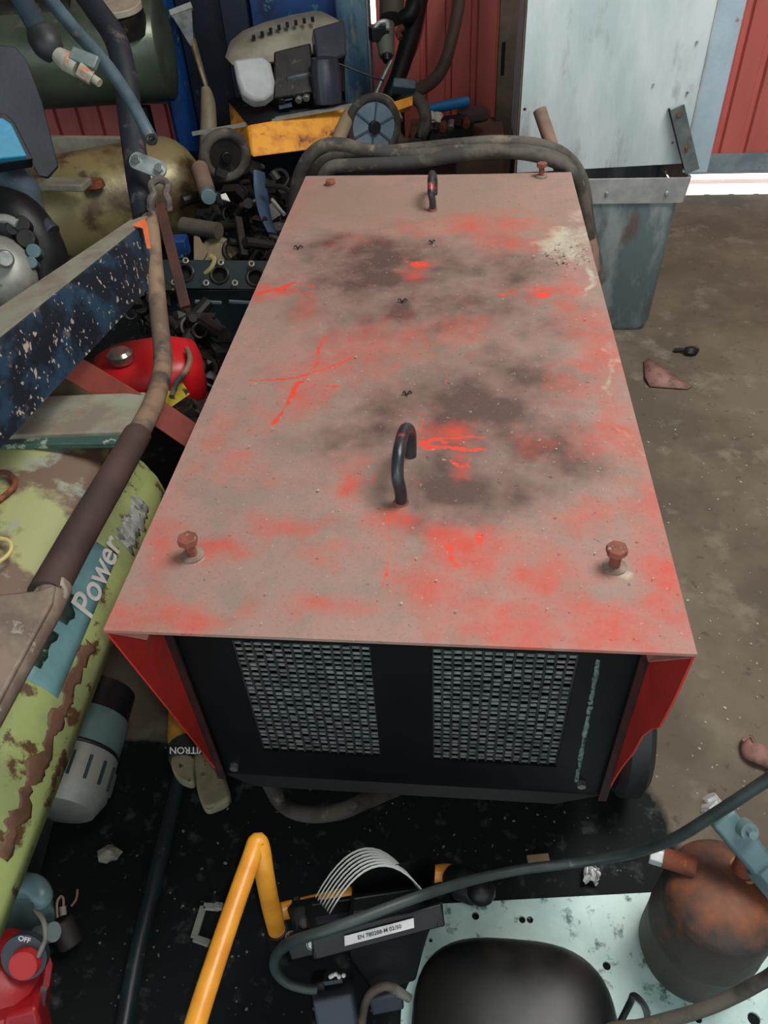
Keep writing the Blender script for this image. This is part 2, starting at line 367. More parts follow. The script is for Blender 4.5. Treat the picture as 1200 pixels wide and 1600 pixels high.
# horizontal purlin seen across the left part of the wall
a = P(66, 158, y=WY-.05); b = P(186, 152, y=WY-.05)
struct(G().bar((a.x-2.5, WY-.04, a.z), (b.x+.35, WY-.04, a.z), .05, .035).obj('trim_1', postm, org=(-1.5, WY-.04, a.z)))
# brown post beside the sheet-metal cabinet
pc = P(795, 120, y=2.55)
g = G(); g.box((pc.x, 2.55, 1.5), (.085, .06, 3)); po = struct(g.obj('trim_2', postm, bevel=.003))
sl = P(786, 92, y=2.52)
G().box((sl.x, 2.5195, sl.z), (.012, .004, .10)).obj('slot_shade', void, po)  # near-black block painting the shade inside the post's slot
# ------------------------------------------------------------------ the welding machine
def seg_dist(X, Y, pts):
    d = np.full(X.shape, 9.)
    for (x0, y0), (x1, y1) in zip(pts, pts[1:]):
        dx, dy = x1-x0, y1-y0; t = np.clip(((X-x0)*dx+(Y-y0)*dy)/(dx*dx+dy*dy+1e-12), 0, 1)
        d = np.minimum(d, np.hypot(X-x0-t*dx, Y-y0-t*dy))
    return d
def top_mat():
    m = bpy.data.materials.new('dusty_red_lid'); m.use_nodes = True; nt = m.node_tree; N = nt.nodes; L = nt.links; b = N['Principled BSDF']
    tc = N.new('ShaderNodeTexCoord')
    def nz(s, d=6, r=.65):
        n = N.new('ShaderNodeTexNoise'); n.inputs['Scale'].default_value = s; n.inputs['Detail'].default_value = d; n.inputs['Roughness'].default_value = r
        L.new(tc.outputs['Object'], n.inputs['Vector']); return n.outputs[0]
    def rng(f, a, c, o0=0, o1=1):
        r = N.new('ShaderNodeMapRange'); r.inputs[1].default_value = a; r.inputs[2].default_value = c; r.inputs[3].default_value = o0; r.inputs[4].default_value = o1
        L.new(f, r.inputs[0]); return r.outputs[0]
    def mix(f, a, c):
        x = N.new('ShaderNodeMix'); x.data_type = 'RGBA'; L.new(f, x.inputs[0])
        for k, v in ((6, a), (7, c)):
            if isinstance(v, tuple): x.inputs[k].default_value = v
            else: L.new(v, x.inputs[k])
        return x.outputs[2]
    def mth(op, a, c):
        x = N.new('ShaderNodeMath'); x.operation = op; L.new(a, x.inputs[0])
        if isinstance(c, float): x.inputs[1].default_value = c
        else: L.new(c, x.inputs[1])
        return x.outputs[0]
    def att(n):
        a = N.new('ShaderNodeAttribute'); a.attribute_name = n; return a.outputs['Fac']
    def brk(a, s, amt):       # attribute broken up by noise
        return mth('ADD', a, mth('MULTIPLY', mth('SUBTRACT', nz(s), .5), amt))
    base = mix(rng(nz(5), .42, .58), srgb((150, 124, 113)), srgb((160, 125, 114)))
    base = mix(rng(nz(22), .46, .60, 0, .5), base, srgb((128, 118, 106)))
    base = mix(rng(brk(att('tan'), 14, .8), .2, 1.0, 0, .8), base, srgb((140, 118, 100)))
    base = mix(rng(brk(att('dark'), 24, .8), .12, 1.0, 0, .92), base, srgb((78, 60, 54)))
    base = mix(rng(brk(att('red'), 38, 1.5), .15, 1.35, 0, .9), base, srgb((192, 72, 56)))
    base = mix(rng(brk(att('line'), 90, 1.6), .55, .85), base, srgb((216, 68, 48)))
    base = mix(rng(brk(att('pale'), 45, 1.5), .4, 1.0, 0, .8), base, srgb((184, 180, 156)))
    base = mix(rng(nz(120, 3), .66, .70, 0, .6), base, srgb((172, 156, 140)))
    base = mix(rng(nz(95, 3), .67, .71, 0, .6), base, srgb((66, 50, 44)))
    base = mix(rng(nz(230, 2), .55, .70, 0, .35), base, srgb((110, 92, 82)))
    L.new(base, b.inputs['Base Color']); b.inputs['Roughness'].default_value = .62; b.inputs['Specular IOR Level'].default_value = .35
    bp = N.new('ShaderNodeBump'); bp.inputs['Strength'].default_value = .12; bp.inputs['Distance'].default_value = .003
    L.new(nz(110), bp.inputs['Height']); L.new(bp.outputs[0], b.inputs['Normal'])
    return m
ZT = .6; HW = .29; LEN = 1.275
def Q(px, py): v = P(px, py, z=ZT); return (v.x, v.y)
welder = thing('welding_machine', 'large red dusty welding machine cabinet with black front and twin wire grilles', 'welding machine', (0, LEN/2, 0))
def build_lid():
    nx, ny = 210, 460; hx = HW; t = .004
    xs = np.linspace(-hx, hx, nx); ys = np.linspace(0, LEN, ny)
    X, Y = np.meshgrid(xs, ys); Z = ZT+.0015*np.sin(X*6+1)*np.sin(Y*4)
    co = np.stack([X, Y, Z], -1).reshape(-1, 3)
    cb = co.copy(); cb[:, 2] -= t
    n = nx*ny; I = np.arange(n).reshape(ny, nx)
    q = np.stack([I[:-1, :-1], I[:-1, 1:], I[1:, 1:], I[1:, :-1]], -1).reshape(-1, 4)
    ring = list(I[0, :])+list(I[1:, -1])+list(I[-1, -2::-1])+list(I[-2:0:-1, 0])
    rb = {v: n+k for k, v in enumerate(ring)}
    lowv = cb[ring]; faces = q.tolist(); k = len(ring)
    for i in range(k): a, c = ring[i], ring[(i+1) % k]; faces.append((a, rb[a], rb[c], c))
    faces.append([rb[v] for v in ring[::-1]])
    og = np.array(welder['org']); me = bpy.data.meshes.new('lid')
    me.from_pydata((np.vstack([co, lowv])-og).tolist(), [], faces); me.update()
    x = np.concatenate([X.ravel(), lowv[:, 0]]); y = np.concatenate([Y.ravel(), lowv[:, 1]])
    rs = np.random.RandomState(4)
    def vn(X_, Y_, s_):
        g_ = rs.rand(256, 256); u = X_*s_+100; v = Y_*s_+20; i = np.floor(u).astype(int); j = np.floor(v).astype(int); fu = u-i; fv = v-j
        fu = fu*fu*(3-2*fu); fv = fv*fv*(3-2*fv); i %= 255; j %= 255
        return (g_[i, j]*(1-fu)+g_[i+1, j]*fu)*(1-fv)+(g_[i, j+1]*(1-fu)+g_[i+1, j+1]*fu)*fv-.5
    def fbm(s_): return sum(vn(x, y, s_*2**k)*.55**k for k in range(5))
    wx = x+.05*fbm(9); wy = y+.05*fbm(9); lx = x+.012*fbm(22); ly = y+.012*fbm(22); blot = fbm(26)
    def blob(l, X=wx, Y=wy):
        out = np.zeros(x.shape)
        for px, py, rx, ry, s in l:
            c = Q(px, py); e = Q(px+rx, py); f = Q(px, py-ry)
            ax = abs(e[0]-c[0]); ay = abs(f[1]-c[1])
            out = np.maximum(out, s*np.exp(-(((X-c[0])/ax)**2+((Y-c[1])/ay)**2)**1.0))
        return out
    def lines(l):
        out = np.zeros(x.shape)
        for w, s, pts in l:
            out = np.maximum(out, s*np.exp(-(seg_dist(lx, ly, [Q(*p) for p in pts])/(w*(1+1.3*np.clip(blot, -.5, 1))))**2))
        return out
    A = {}
    A['dark'] = blob([(700, 600, 250, 160, .35), (640, 430, 260, 80, .4), (600, 420, 150, 55, .95), (500, 390, 70, 28, .8), (780, 420, 110, 50, .8), (700, 480, 200, 60, .75), (640, 490, 40, 28, 1.1), (560, 500, 90, 45, .6), (800, 600, 130, 60, .8),
                      (740, 650, 160, 75, 1.15), (860, 700, 90, 60, 1.0), (560, 690, 70, 40, .85), (700, 760, 110, 60, 1.0), (620, 640, 100, 50, .8), (800, 760, 80, 45, .9), (480, 480, 60, 30, .5), (860, 520, 70, 40, .6), (640, 830, 50, 30, .6)])
    A['tan'] = blob([(560, 320, 170, 45, 1), (740, 320, 160, 50, .9), (880, 330, 60, 40, .8), (420, 520, 60, 60, .6), (700, 560, 200, 60, .5)])
    A['red'] = blob([(430, 452, 40, 14, 1), (470, 480, 30, 30, .6), (440, 620, 60, 40, .7), (500, 575, 90, 30, .8), (560, 540, 60, 40, .8), (620, 530, 70, 40, .55), (720, 520, 60, 30, .6), (740, 350, 130, 22, .8), (800, 375, 90, 16, .7), (850, 462, 40, 12, 1), (785, 460, 22, 9, .9),
                     (960, 560, 40, 60, .9), (985, 660, 40, 70, .8), (930, 520, 50, 40, .6), (900, 610, 60, 30, .5), (700, 690, 60, 16, 1.2), (640, 680, 40, 30, .6), (860, 700, 40, 25, .6), (720, 725, 24, 12, .8), (940, 690, 50, 30, .7),
                     (540, 760, 30, 40, .8), (600, 820, 60, 30, .9), (740, 860, 90, 40, 1.1), (840, 890, 90, 45, 1.0), (650, 940, 90, 50, .9), (780, 960, 120, 45, 1.1), (940, 970, 120, 50, 1.0), (1030, 900, 60, 80, 1.0), (500, 860, 50, 30, .5),
                     (330, 855, 60, 25, .9), (240, 850, 40, 60, .7), (380, 740, 60, 30, .5), (300, 960, 130, 22, .85), (430, 820, 70, 20, .7), (220, 940, 60, 50, .8), (480, 960, 80, 25, .8), (340, 680, 40, 60, .6), (1000, 800, 50, 60, .8), (900, 820, 60, 30, .6), (660, 420, 30, 12, .9), (540, 380, 60, 16, .4),
                     (480, 300, 30, 50, .35), (900, 470, 30, 60, .6), (1060, 985, 40, 30, .7)])
    A['pale'] = blob([(892, 375, 42, 26, 1.1), (905, 400, 20, 16, 1), (925, 440, 8, 60, .7), (975, 600, 8, 80, .7), (1010, 720, 7, 70, .6), (900, 340, 20, 20, .6), (303, 868, 12, 7, .9), (960, 888, 16, 8, .9)])
    A['line'] = np.maximum(lines([(.0022, 1, [(395, 594), (440, 593), (470, 592)]), (.004, 1, [(455, 592), (490, 584), (520, 572), (550, 560)]), (.005, 1, [(480, 588), (460, 610), (440, 640), (425, 662)]), (.003, .9, [(482, 588), (495, 560), (507, 530)]), (.002, .9, [(480, 597), (528, 605)]),
                       (.007, 1, [(408, 457), (435, 452), (458, 441)]), (.003, .7, [(460, 455), (485, 458), (500, 470)]), (.0035, 1, [(655, 692), (690, 688), (760, 684)]), (.004, 1, [(665, 700), (710, 702), (760, 704)]), (.002, .9, [(668, 630), (662, 660), (655, 695)]), (.005, 1, [(660, 695), (680, 688), (700, 694)]),
                       (.0035, .85, [(700, 722), (712, 731), (728, 729), (734, 716)]), (.0025, .8, [(612, 800), (608, 850), (600, 910)]), (.002, .8, [(862, 792), (890, 806)]), (.002, .8, [(905, 800), (930, 818)]), (.0018, .8, [(372, 712), (384, 703)]), (.005, .8, [(700, 850), (715, 880)]), (.002, .8, [(640, 560), (700, 520)]), (.002, .7, [(700, 600), (690, 560), (740, 530)]),
                       (.002, .7, [(560, 600), (620, 570), (680, 560)]), (.002, .6, [(780, 690), (830, 680), (880, 690)])]),
                       blob([(655, 413, 17, 5.5, 1.5), (848, 462, 16, 6, 1.2), (785, 460, 12, 5, .8), (487, 447, 10, 3, .8), (748, 842, 10, 14, .9), (720, 848, 8, 10, .7), (585, 750, 5, 12, .8), (772, 880, 16, 6, .8)], x, y))
    for k_, v in A.items():
        v = v*(1+(.6*blot if k_ in ('red', 'pale', 'dark') else 0)); a = me.attributes.new(k_, 'FLOAT', 'POINT'); a.data.foreach_set('value', v.astype(np.float32))
    o = bpy.data.objects.new('lid', me); COL.objects.link(o); o.parent = welder; me.materials.append(top_mat()); o['org'] = welder['org']
build_lid()
T = .0025
for sx, nm in ((-1, 'side_panel'), (1, 'side_panel')):
    X = sx*(HW-.001)
    if sx < 0: out = [(0, .6), (.034, .44), (.067, .285), (.1, .122), (LEN, .122), (LEN, .6)]
    else: out = [(0, .6), (.006, .52), (.016, .45), (.03, .425), (.048, .38), (.056, .33), (.075, .26), (.088, .2), (.1, .122), (LEN, .122), (LEN, .6)]
    M = Matrix(((0, 0, -sx, X), (1, 0, 0, 0), (0, 1, 0, -.004), (0, 0, 0, 1)))
    o = G().plate(out, [], M, T).obj(nm, red, welder)
    # folded tab under the front corner of the lid
    G().poly([(sx*(HW-.003), .001, .594), (sx*(HW-.003), .030, .594), (sx*(HW-.03), .03, .594), (sx*(HW-.045), .016, .590), (sx*(HW-.042), .001, .585)], .0025).obj('corner_tab', mat('worn_tab', (150, 96, 84), (120, 80, 72), None, sc=40, rough=.5), welder)
    # inward side edge next to the front frame
    G().bar((sx*(HW-.008), .094, .125), (sx*(HW-.008), .094, .59), .012, .004, up=(0, 1, 0)).obj('frame_edge', mat('dull_maroon', (62, 30, 28), (36, 24, 24), None, sc=20), welder)
YF = .102
FW = HW-.006
pan = G().plate([(-FW, .122), (FW, .122), (FW, .594), (-FW, .594)], [[(-.038, .196), (-.21, .196), (-.21, .456), (-.038, .456)], [(.21, .196), (.037, .196), (.037, .456), (.21, .456)]], Matrix(((1, 0, 0, 0), (0, 0, 1, YF), (0, 1, 0, 0), (0, 0, 0, 1))), .003).obj('front_panel', black, welder)
for x0, x1 in ((-.21, -.038), (.037, .21)):
    g = G(); n = 24
    for i in range(n+1):
        z = .198+(.256)*i/n; w = .0042+random.uniform(-.0005, .0007)
        k = 14
        for j in range(k):     # woven flat strips: each cell slightly off line
            xa = x0+(x1-x0)*j/k; xb = x0+(x1-x0)*(j+1)/k
            dz = random.uniform(-.0007, .0007)
            g.box(((xa+xb)/2, YF+.006+(.001 if (i+j) % 2 else 0), z+dz), (xb-xa+.0006, .0015, w))
    g.obj('grille_strips', wire_m, welder)
    g = G()
    for j in range(15):
        x = x0+(x1-x0)*j/14
        g.tube([(x+random.uniform(-.0006, .0006), YF+.0045+.001*(i % 2), .196+.26*i/12) for i in range(13)], .0019, 6, 1)
    g.obj('grille_wires', mat('dark_wire', (66, 70, 68), (46, 50, 50), None, sc=30, metal=.3), welder)
G().box((0, YF+.004, .122), (2*FW, .002, .006)).obj('bottom_edge', black, welder)
g = G(); g.poly([(-FW, YF, .1235), (-FW+.05, YF-.014, .116), (FW-.07, YF-.014, .116), (FW, YF, .1235)], .003); g.obj('bottom_lip', black, welder)
G().box((0, .18, .118), (2*FW-.01, .15, .004)).obj('base_plate', black, welder)
G().box((0, LEN-.5, .118), (2*FW-.01, .98, .004)).obj('base_plate', black, welder)
G().box((0, LEN-.004, .36), (2*FW, .004, .47)).obj('back_panel', red, welder, bevel=.001)
# coil block behind the grilles
g = G()
for sx in (-.12, .12):
    g.box((sx, .25, .32), (.17, .12, .3))
    for k in range(6): g.cyl((sx-.07+.028*k, .185, .19), (sx-.07+.028*k, .185, .45), .011, n=10)
g.obj('winding', mat('dark_coil', (9, 10, 10), (6, 7, 7), (40, 54, 54), sc=12, sc3=10, t3=.6, w3=.15, rough=.5, spec=.2), welder, bevel=.004)
# small studs on the front
for px, py in ((367, 1195), (908, 1222)):
    p = P(px, py, y=YF); p.z = max(p.z, .135)
    G().hexa(p+Vector((0, .001, 0)), p+Vector((0, -.008, 0)), .0065).obj('front_nut', steel, welder)
g = G(); a = P(935, 1030, y=YF-.0008); b = P(900, 1222, y=YF-.0008); N_ = 46; rows = []
for i in range(N_+1):
    t = i/N_; c = a.lerp(b, t); w = .0022+.0016*abs(mnoise.noise((i*.9, 3, 1)))*2
    c.x += .0016*mnoise.noise((i*.6, 0, 7)); rows.append([c-Vector((w, 0, 0)), c+Vector((w, 0, 0))])
G_ = g.strip(rows); o = g.obj('paint_drip', mat('pale_green_drip', (120, 142, 130), (86, 106, 98), (30, 34, 34), sc=90, sc3=140, t3=.55), welder, solid=.0012)
# lifting handles
def handle(f, b_, h, r, m):
    f = Vector(f); b_ = Vector(b_); s = welder
    pts = [f, f+Vector((0, -.002, h*.35)), f+Vector((-.003, .0, h*.7)), f.lerp(b_, .22)+Vector((-.004, 0, h*.96)), f.lerp(b_, .5)+Vector((-.004, 0, h)), f.lerp(b_, .8)+Vector((-.003, 0, h*.93)), b_+Vector((0, .002, h*.6)), b_]
    G().tube(pts, r, 14, 6).obj('lifting_handle', m, s)
handm = mat('handle_black', (34, 38, 42), (48, 50, 52), (150, 62, 54), sc=30, sc3=26, t3=.62, w3=.05, rough=.35)
f = P(627, 786, z=.6); b_ = P(636, 715, z=.6); f.z = b_.z = .598
handle(f, (f.x+.006, b_.y+.002, .598), .062, .0072, handm)
f2 = P(676, 328, z=.6); handle((f2.x, f2.y, .598), (f2.x, f2.y+.085, .598), .052, .007, handm)
for q in (f, f2): G().lathe((q.x, q.y, .598), (0, 0, 1), [(0, .0095), (.003, .0095), (.006, .0075), (.01, .0073)], 16).obj('weld_bead', rustbolt, welder)
# corner bolts with washer
for px, py, h in ((302, 868, .0195), (960, 886, .0205), (517, 290, .004), (846, 276, .020)):
    c = P(px, py, z=ZT); o = G().lathe((c.x, c.y, ZT-.001), (0, 0, 1), [(0, .0125), (.0035, .0125), (.004, .006)], 20).obj('washer', mat('greyed_washer', (140, 128, 116), (120, 92, 80), None, sc=60), welder)
    g = G(); tl = Vector((-.05, .02, 1)).normalized(); A_ = Vector((c.x, c.y, ZT)); g.cyl(A_, A_+tl*(h+.002), .0052, n=12)
    for k in range(int(h/.0026)): g.torus(A_+tl*(k*.0026+.003), tl, .0052, .0009, 12, 4)
    g.obj('bolt_shank', rustbolt, o)
    G().hexa(A_+tl*h, A_+tl*(h+.0085), .0115).obj('bolt_head', rustbolt, o, bevel=.0012)
# wheels
for (wx, wy) in ((.335, .235), (.335, 1.08), (-.2, .3), (-.335, 1.08)):
    r = .118; th = .05 if abs(wx) > .3 else .04
    w = G().lathe((wx-th/2, wy, r), (1, 0, 0), [(0, r*.55), (.002, r*.9), (.012, r), (th-.012, r), (th-.002, r*.9), (th, r*.55)], 40).obj('wheel', rubberd, welder)
    G().cyl((wx-th/2-.003, wy, r), (wx+th/2+.003, wy, r), r*.5, n=28).obj('hub', bluegrey, w)
    G().cyl((wx-th/2-.012, wy, r), (wx+th/2+.012, wy, r), .014, n=16).obj('axle_cap', steel, w)
G().cyl((-.32, 1.08, .118), (.32, 1.08, .118), .01).obj('axle', black, welder)
G().cyl((-.2, .235, .118), (.32, .235, .118), .01).obj('axle', black, welder)
# towing bar behind
a = P(843, 172, y=1.50); b = P(866, 240, y=1.44); dirv = (b-a).normalized()
G().tube([a, b, b+dirv*.28, (.25, LEN+.002, .14)], .0155, 14).obj('tow_bar', mat('dusty_tow_bar', (128, 100, 84), (104, 84, 72), None, sc=20, rough=.8), welder)
# loose granules lying on the lid
def grains(name, n, fn, m, r0, r1, label, cat, z):
    g = G()
    for _ in range(n):
        px, py = fn(); c = P(px, py, z=z); r = random.uniform(r0, r1)
        v = bmesh.ops.create_icosphere(g.b, subdivisions=0 if False else 1, radius=r)['verts']; sx, sy = random.uniform(.6, 1.4), random.uniform(.5, 1.2)
        ca, sa = math.cos(random.random()*6), math.sin(random.random()*6)
        for q in v: x_, y_ = q.co.x*sx, q.co.y*sy; q.co = Vector((c.x+x_*ca-y_*sa, c.y+x_*sa+y_*ca, z+r*.5+q.co.z*.6))
    o = g.obj(name, m); tag(o, label, cat, kind='stuff'); return o
def onlid():
    while True:
        px, py = random.uniform(180, 1080), random.uniform(280, 1000); c = P(px, py, z=ZT)
        if abs(c.x) < HW-.01 and .01 < c.y < LEN-.01 and math.hypot(c.x-f.x, c.y-f.y) > .02: return px, py
grains('pale_granules', 62, lambda: (random.gauss(888, 20), random.gauss(402, 12)), stone, .0012, .0028, 'pale granules spilled near the far right corner of the red lid', 'debris', .6025)
grains('scattered_crumbs', 90, onlid, stone, .0006, .0015, 'tiny pale crumbs scattered over the dusty red lid', 'debris', .6025)
for px, py, L_, ang, lab in ((629, 469, .015, 0.1, 'small dark metal splinter lying mid lid between the two handles'), (466, 386, .016, 0, 'dark twisted shaving near the far left of the red lid'), (636, 614, .012, .2, 'small curled shaving on the lid behind the near handle'), (675, 377, .011, .3, 'tiny wire curl on the lid in front of the far handle')):
    c = P(px, py, z=.6045); g = G()
    g.tube([c+Vector((math.cos(ang)*L_*(t-.5), math.sin(ang)*L_*(t-.5)+.003*math.sin(t*9), .0015*math.sin(t*11))) for t in [k/8 for k in range(9)]], .0012, 6, 2)
    tag(g.obj('metal_shaving', grease), lab, 'shaving')
# ------------------------------------------------------------------ rubber cable over the back of the machine
g = G()
def loopback(pts, y0, y1, r=.0145):
    n = len(pts); g.tube([P(px, py, y=y0+(y1-y0)*i/(n-1)) for i, (px, py) in enumerate(pts)], r, 12, 6)
loopback([(472, 460), (462, 380), (459, 320), (472, 262), (500, 230), (535, 226), (570, 234), (640, 243), (720, 237), (800, 236), (850, 242), (885, 258), (908, 300), (930, 420)], 1.335, 1.335)
loopback([(488, 400), (482, 300), (500, 258), (545, 240), (620, 236), (700, 228), (780, 222), (850, 229), (890, 250), (912, 290), (920, 350), (938, 440)], 1.372, 1.372)
loopback([(505, 420), (497, 320), (512, 266), (560, 258), (640, 254), (720, 242), (790, 237), (850, 246), (893, 270), (912, 320), (925, 400)], 1.31, 1.31)
tag(g.obj('welding_cable', rubber), 'thick grey rubber welding cable coiled behind the red cabinet', 'cable')
p = [P(415, 1215, y=.125), P(440, 1255, y=.10), P(480, 1272, y=.07), P(530, 1268, y=.06), P(570, 1252, y=.08), P(600, 1240, y=.12), P(640, 1225, y=.2)]
p[0].z = .1; tag(G().tube(p, .0125, 12).obj('hanging_hose', rubber), 'grey rubber hose drooping below the black cabinet front', 'hose')
# ------------------------------------------------------------------ sheet-metal dust cabinet and bin, right
BY = 1.64
rim_l, rim_r = .30, .655; zt_, zr_ = .455, .392
bn = thing('collection_bin', 'tapered galvanised bin with pale riveted rim beside the red machine', 'bin', (.5, BY+.14, 0))
def ringr(x0, x1, y0, y1, z, r=.03):
    out = []
    for cx, cy, a0 in ((x1-r, y0+r, -90), (x1-r, y1-r, 0), (x0+r, y1-r, 90), (x0+r, y0+r, 180)):
        for k in range(5): t = math.radians(a0+k*22.5); out.append((cx+r*math.cos(t), cy+r*math.sin(t), z))
    return out
G().strip([ringr(.35, .612, BY+.03, BY+.26, 0), ringr(.335, .622, BY+.015, BY+.275, .03), ringr(.31, .632, BY+.006, BY+.29, zr_), ringr(.315, .627, BY+.012, BY+.284, zr_), ringr(.36, .60, BY+.04, BY+.25, .01)], True).obj('bin_body', zincd, bn)
G().strip([ringr(.305, .642, BY, BY+.295, zr_-.002, .012), ringr(.30, .648, BY-.004, BY+.30, zt_, .012), ringr(.306, .642, BY+.002, BY+.294, zt_, .012), ringr(.311, .636, BY+.006, BY+.289, zr_-.002, .012)], True).obj('bin_rim', zincrim, bn)
for px, py in ((948, 303), (1042, 302)):
    c = P(px, py, y=BY-.003); G().cyl(c, c+Vector((0, -.003, 0)), .006, .004, 12).obj('rivet', zincd, bn)
cab = thing('sheet_metal_cabinet', 'tall pale galvanised sheet cabinet standing over the tapered bin', 'cabinet', (.42, BY+.2, 0))
CYF = BY+.03
def V(px, py): return P(px, py, y=CYF)
tl, bl = V(812, -200), V(806, 290); sr0, sr1 = V(1085, -5), V(1066, 250); r0, r1 = V(1131, -5), V(1098, 225)
zb = P(1060, 258, y=CYF).z; xl = bl.x; xs_ = sr1.x+.005; xr = xs_+.055
hol = [circ(P(820, 171, y=CYF).x, P(820, 171, y=CYF).z, .004), circ(P(1051, 223, y=CYF).x, P(1051, 223, y=CYF).z, .0035)]
G().plate([(xl, zb-.012), (xs_, zb+.004), (xs_+.012, 1.7), (xl-.005, 1.7)], hol, Matrix(((1, 0, 0, 0), (0, 0, 1, CYF), (0, 1, 0, 0), (0, 0, 0, 1))), .002).obj('front_sheet', zinc, cab)
G().box((xs_+.002, CYF-.001, 1.09), (.004, .004, 1.2)).obj('folded_seam', zincrim, cab)
xe = xs_+.062
G().box(((xs_+xe)/2+.003, CYF+.006, 1.08), (xe-xs_, .003, 1.25)).obj('corner_flange', mat('blue_zinc', (168, 186, 194), (150, 168, 176), (150, 112, 96), sc=6, sc3=16, t3=.67, rough=.45, metal=.3), cab)
G().box((xe, CYF+.24, 1.08), (.003, .46, 1.25)).obj('side_sheet', zinc, cab)
G().box((xl+.004, CYF+.24, 1.08), (.003, .46, 1.25)).obj('side_sheet', zinc, cab)
G().box((xl-.0, CYF+.02, 1.0), (.012, .03, 1.3)).obj('edge_post', postm, cab)
for sx in (xl+.02, xe-.02): G().box((sx, CYF+.42, .86), (.03, .03, 1.70)).obj('support_leg', black, cab)
for px, py in ((1089, 66), (1074, 145), (1021, 132)):
    c = P(px, py, y=CYF-.002); G().cyl(c+Vector((0, .003, 0)), c+Vector((0, -.002, 0)), .003, n=10).obj('screw', zincd, cab)
a = P(1058, 168, y=CYF-.015); b = P(1082, 268, y=CYF-.03)
ang = thing('angle_iron', 'dark weathered angle iron leaning on the white sheet over the bin', 'bracket', tuple(b))
g = G(); g.bar(a, b, .034, .004, up=(0, 1, 0)); g.obj('flange', mat('weathered_angle', (96, 104, 100), (66, 76, 76), (116, 98, 82), sc=14, sc3=30, t3=.62, rough=.6, metal=.3), ang)
o_ = Vector((.5, 0, -.12)).normalized()*-.017
G().bar(a+Vector((-.017, .012, -.005)), b+Vector((-.017, .012, .0)), .004, .024, up=(0, 1, 0)).obj('web', black, ang)
for t in (.1, .62):
    c = a.lerp(b, t)+Vector((0, -.002, 0)); G().cyl(c, c+Vector((0, -.004, 0)), .005, n=10).obj('rivet', rustm, ang)
# ------------------------------------------------------------------ floor scraps, right
sc_ = PZ((1006, 566, .004), (1014, 560, .006), (1052, 584, .010), (1064, 596, .006), (1082, 603, .004), (1074, 608, .004), (1016, 604, .004), (1008, 590, .012))
g = G(); mid = P(1034, 588, z=.022); vs = [g.b.verts.new(p_) for p_ in sc_]; vm = g.b.verts.new(mid)
for i in range(len(vs)): g.b.faces.new((vs[i], vs[(i+1) % len(vs)], vm))
tag(g.obj('bent_scrap', pinkscrap, solid=.003), 'bent rusty pink metal scrap on the concrete floor right of the machine', 'scrap')
c = P(1080, 548, z=.012); g = G(); g.ball(c, .018, (1.2, .9, .7), .3); g.tube([c+Vector((-.045, .012, -.005)), c+Vector((-.02, .006, 0)), c], .006, 8)
tag(g.obj('black_lump', blackp), 'small black rubber lump on the floor beyond the pink scrap', 'scrap')
g = G(); g.tube(PZ((1163, 1153, .01), (1170, 1172, .016), (1186, 1178, .02), (1198, 1186, .016), (1212, 1200, .012)), [.006, .014, .017, .014, .008], 10, 5, flat=.45)
g.tube(PZ((1160, 1158, .02), (1172, 1150, .02), (1178, 1160, .016)), .003, 6)
tag(g.obj('rusty_clip', pinkscrap), 'rusty folded clip on the floor at the right frame edge', 'scrap')
def rpt(x0, x1, y0, y1): return lambda: (random.uniform(x0, x1), random.uniform(y0, y1))
grains('floor_grit', 150, rpt(980, 1200, 560, 1300), stone, .001, .003, 'pale grit scattered on the brown concrete right of the machine', 'grit', 0.0)
grains('oily_floor_grit', 150, rpt(170, 1000, 1230, 1590), mat('grey_grit', (110, 118, 110), (80, 86, 80), None, sc=60), .001, .0026, 'grey grit scattered over the black oily floor in front', 'grit', 0.0)
# ------------------------------------------------------------------ foreground: white plate
pz = .006
def pl2(px, py): v = P(px, py, z=pz); return (v.x, v.y)
outl = [pl2(690, 1412), pl2(1024, 1394), pl2(1330, 1378), pl2(1400, 1700), pl2(620, 1700), pl2(628, 1560), pl2(655, 1500), pl2(676, 1440)]
hl_ = []
for px, py, r in ((743, 1431, .0055), (816, 1437, .0048), (828, 1437, .0048), (948, 1509, .0056), (673, 1469, .0028), (1091, 1592, .005), (1178, 1592, .008)):
    c = pl2(px, py); hl_.append(circ(c[0], c[1], r, 14))
tag(G().plate(outl, hl_, Matrix.Translation((0, 0, .0005)), .0055).obj('perforated_plate', whitepl), 'white speckled sheet plate with drilled holes lying on the oily floor', 'plate')
# rusty canister
cb = P(1078, 1486, z=.0065); cb = Vector((cb.x, cb.y, .0065)); R_ = .0725
can = thing('gas_receiver', 'rusty brown pressure canister with teal valve standing on white plate', 'canister', tuple(cb))
canm = mat('rusty_canister', (62, 54, 46), (44, 46, 44), (96, 66, 46), sc=9, lo=.44, hi=.57, sc3=12, t3=.57, w3=.1, rough=.6, bump=.35, ztop=(.262, .31, (146, 82, 46)))
canax = Vector((.02, .05, 1)).normalized()
Hc = .194
G().lathe(cb, canax, [(0, R_*.8), (.004, R_*.93), (.02, R_), (.085, R_), (.088, R_*1.012), (.092, R_), (Hc-.03, R_*.99), (Hc-.012, R_*.95), (Hc-.001, R_*.82), (Hc+.008, R_*.55), (Hc+.012, .02)], 48).obj('tank_body', canm, can)
tp = cb+canax*(Hc+.012)
tv = P(1155, 1345, d=(tp-CAM).dot(_F)-.0); 
st = P(1060, 1347, d=(cb+canax*.17-CAM).dot(_F)); s0 = cb+canax*(Hc-.02)+(st-cb-canax*(Hc-.02)).normalized()*.03
en = P(1022, 1335, d=(cb+canax*.17-CAM).dot(_F)+.01); dd = (en-st).normalized()
G().cyl(st-dd*.02, st+dd*.018, .0125, n=20).obj('side_port', rustm, can)
G().hexa(st+dd*.018, st+dd*.034, .0125).obj('port_cap', wmet, can, bevel=.001)
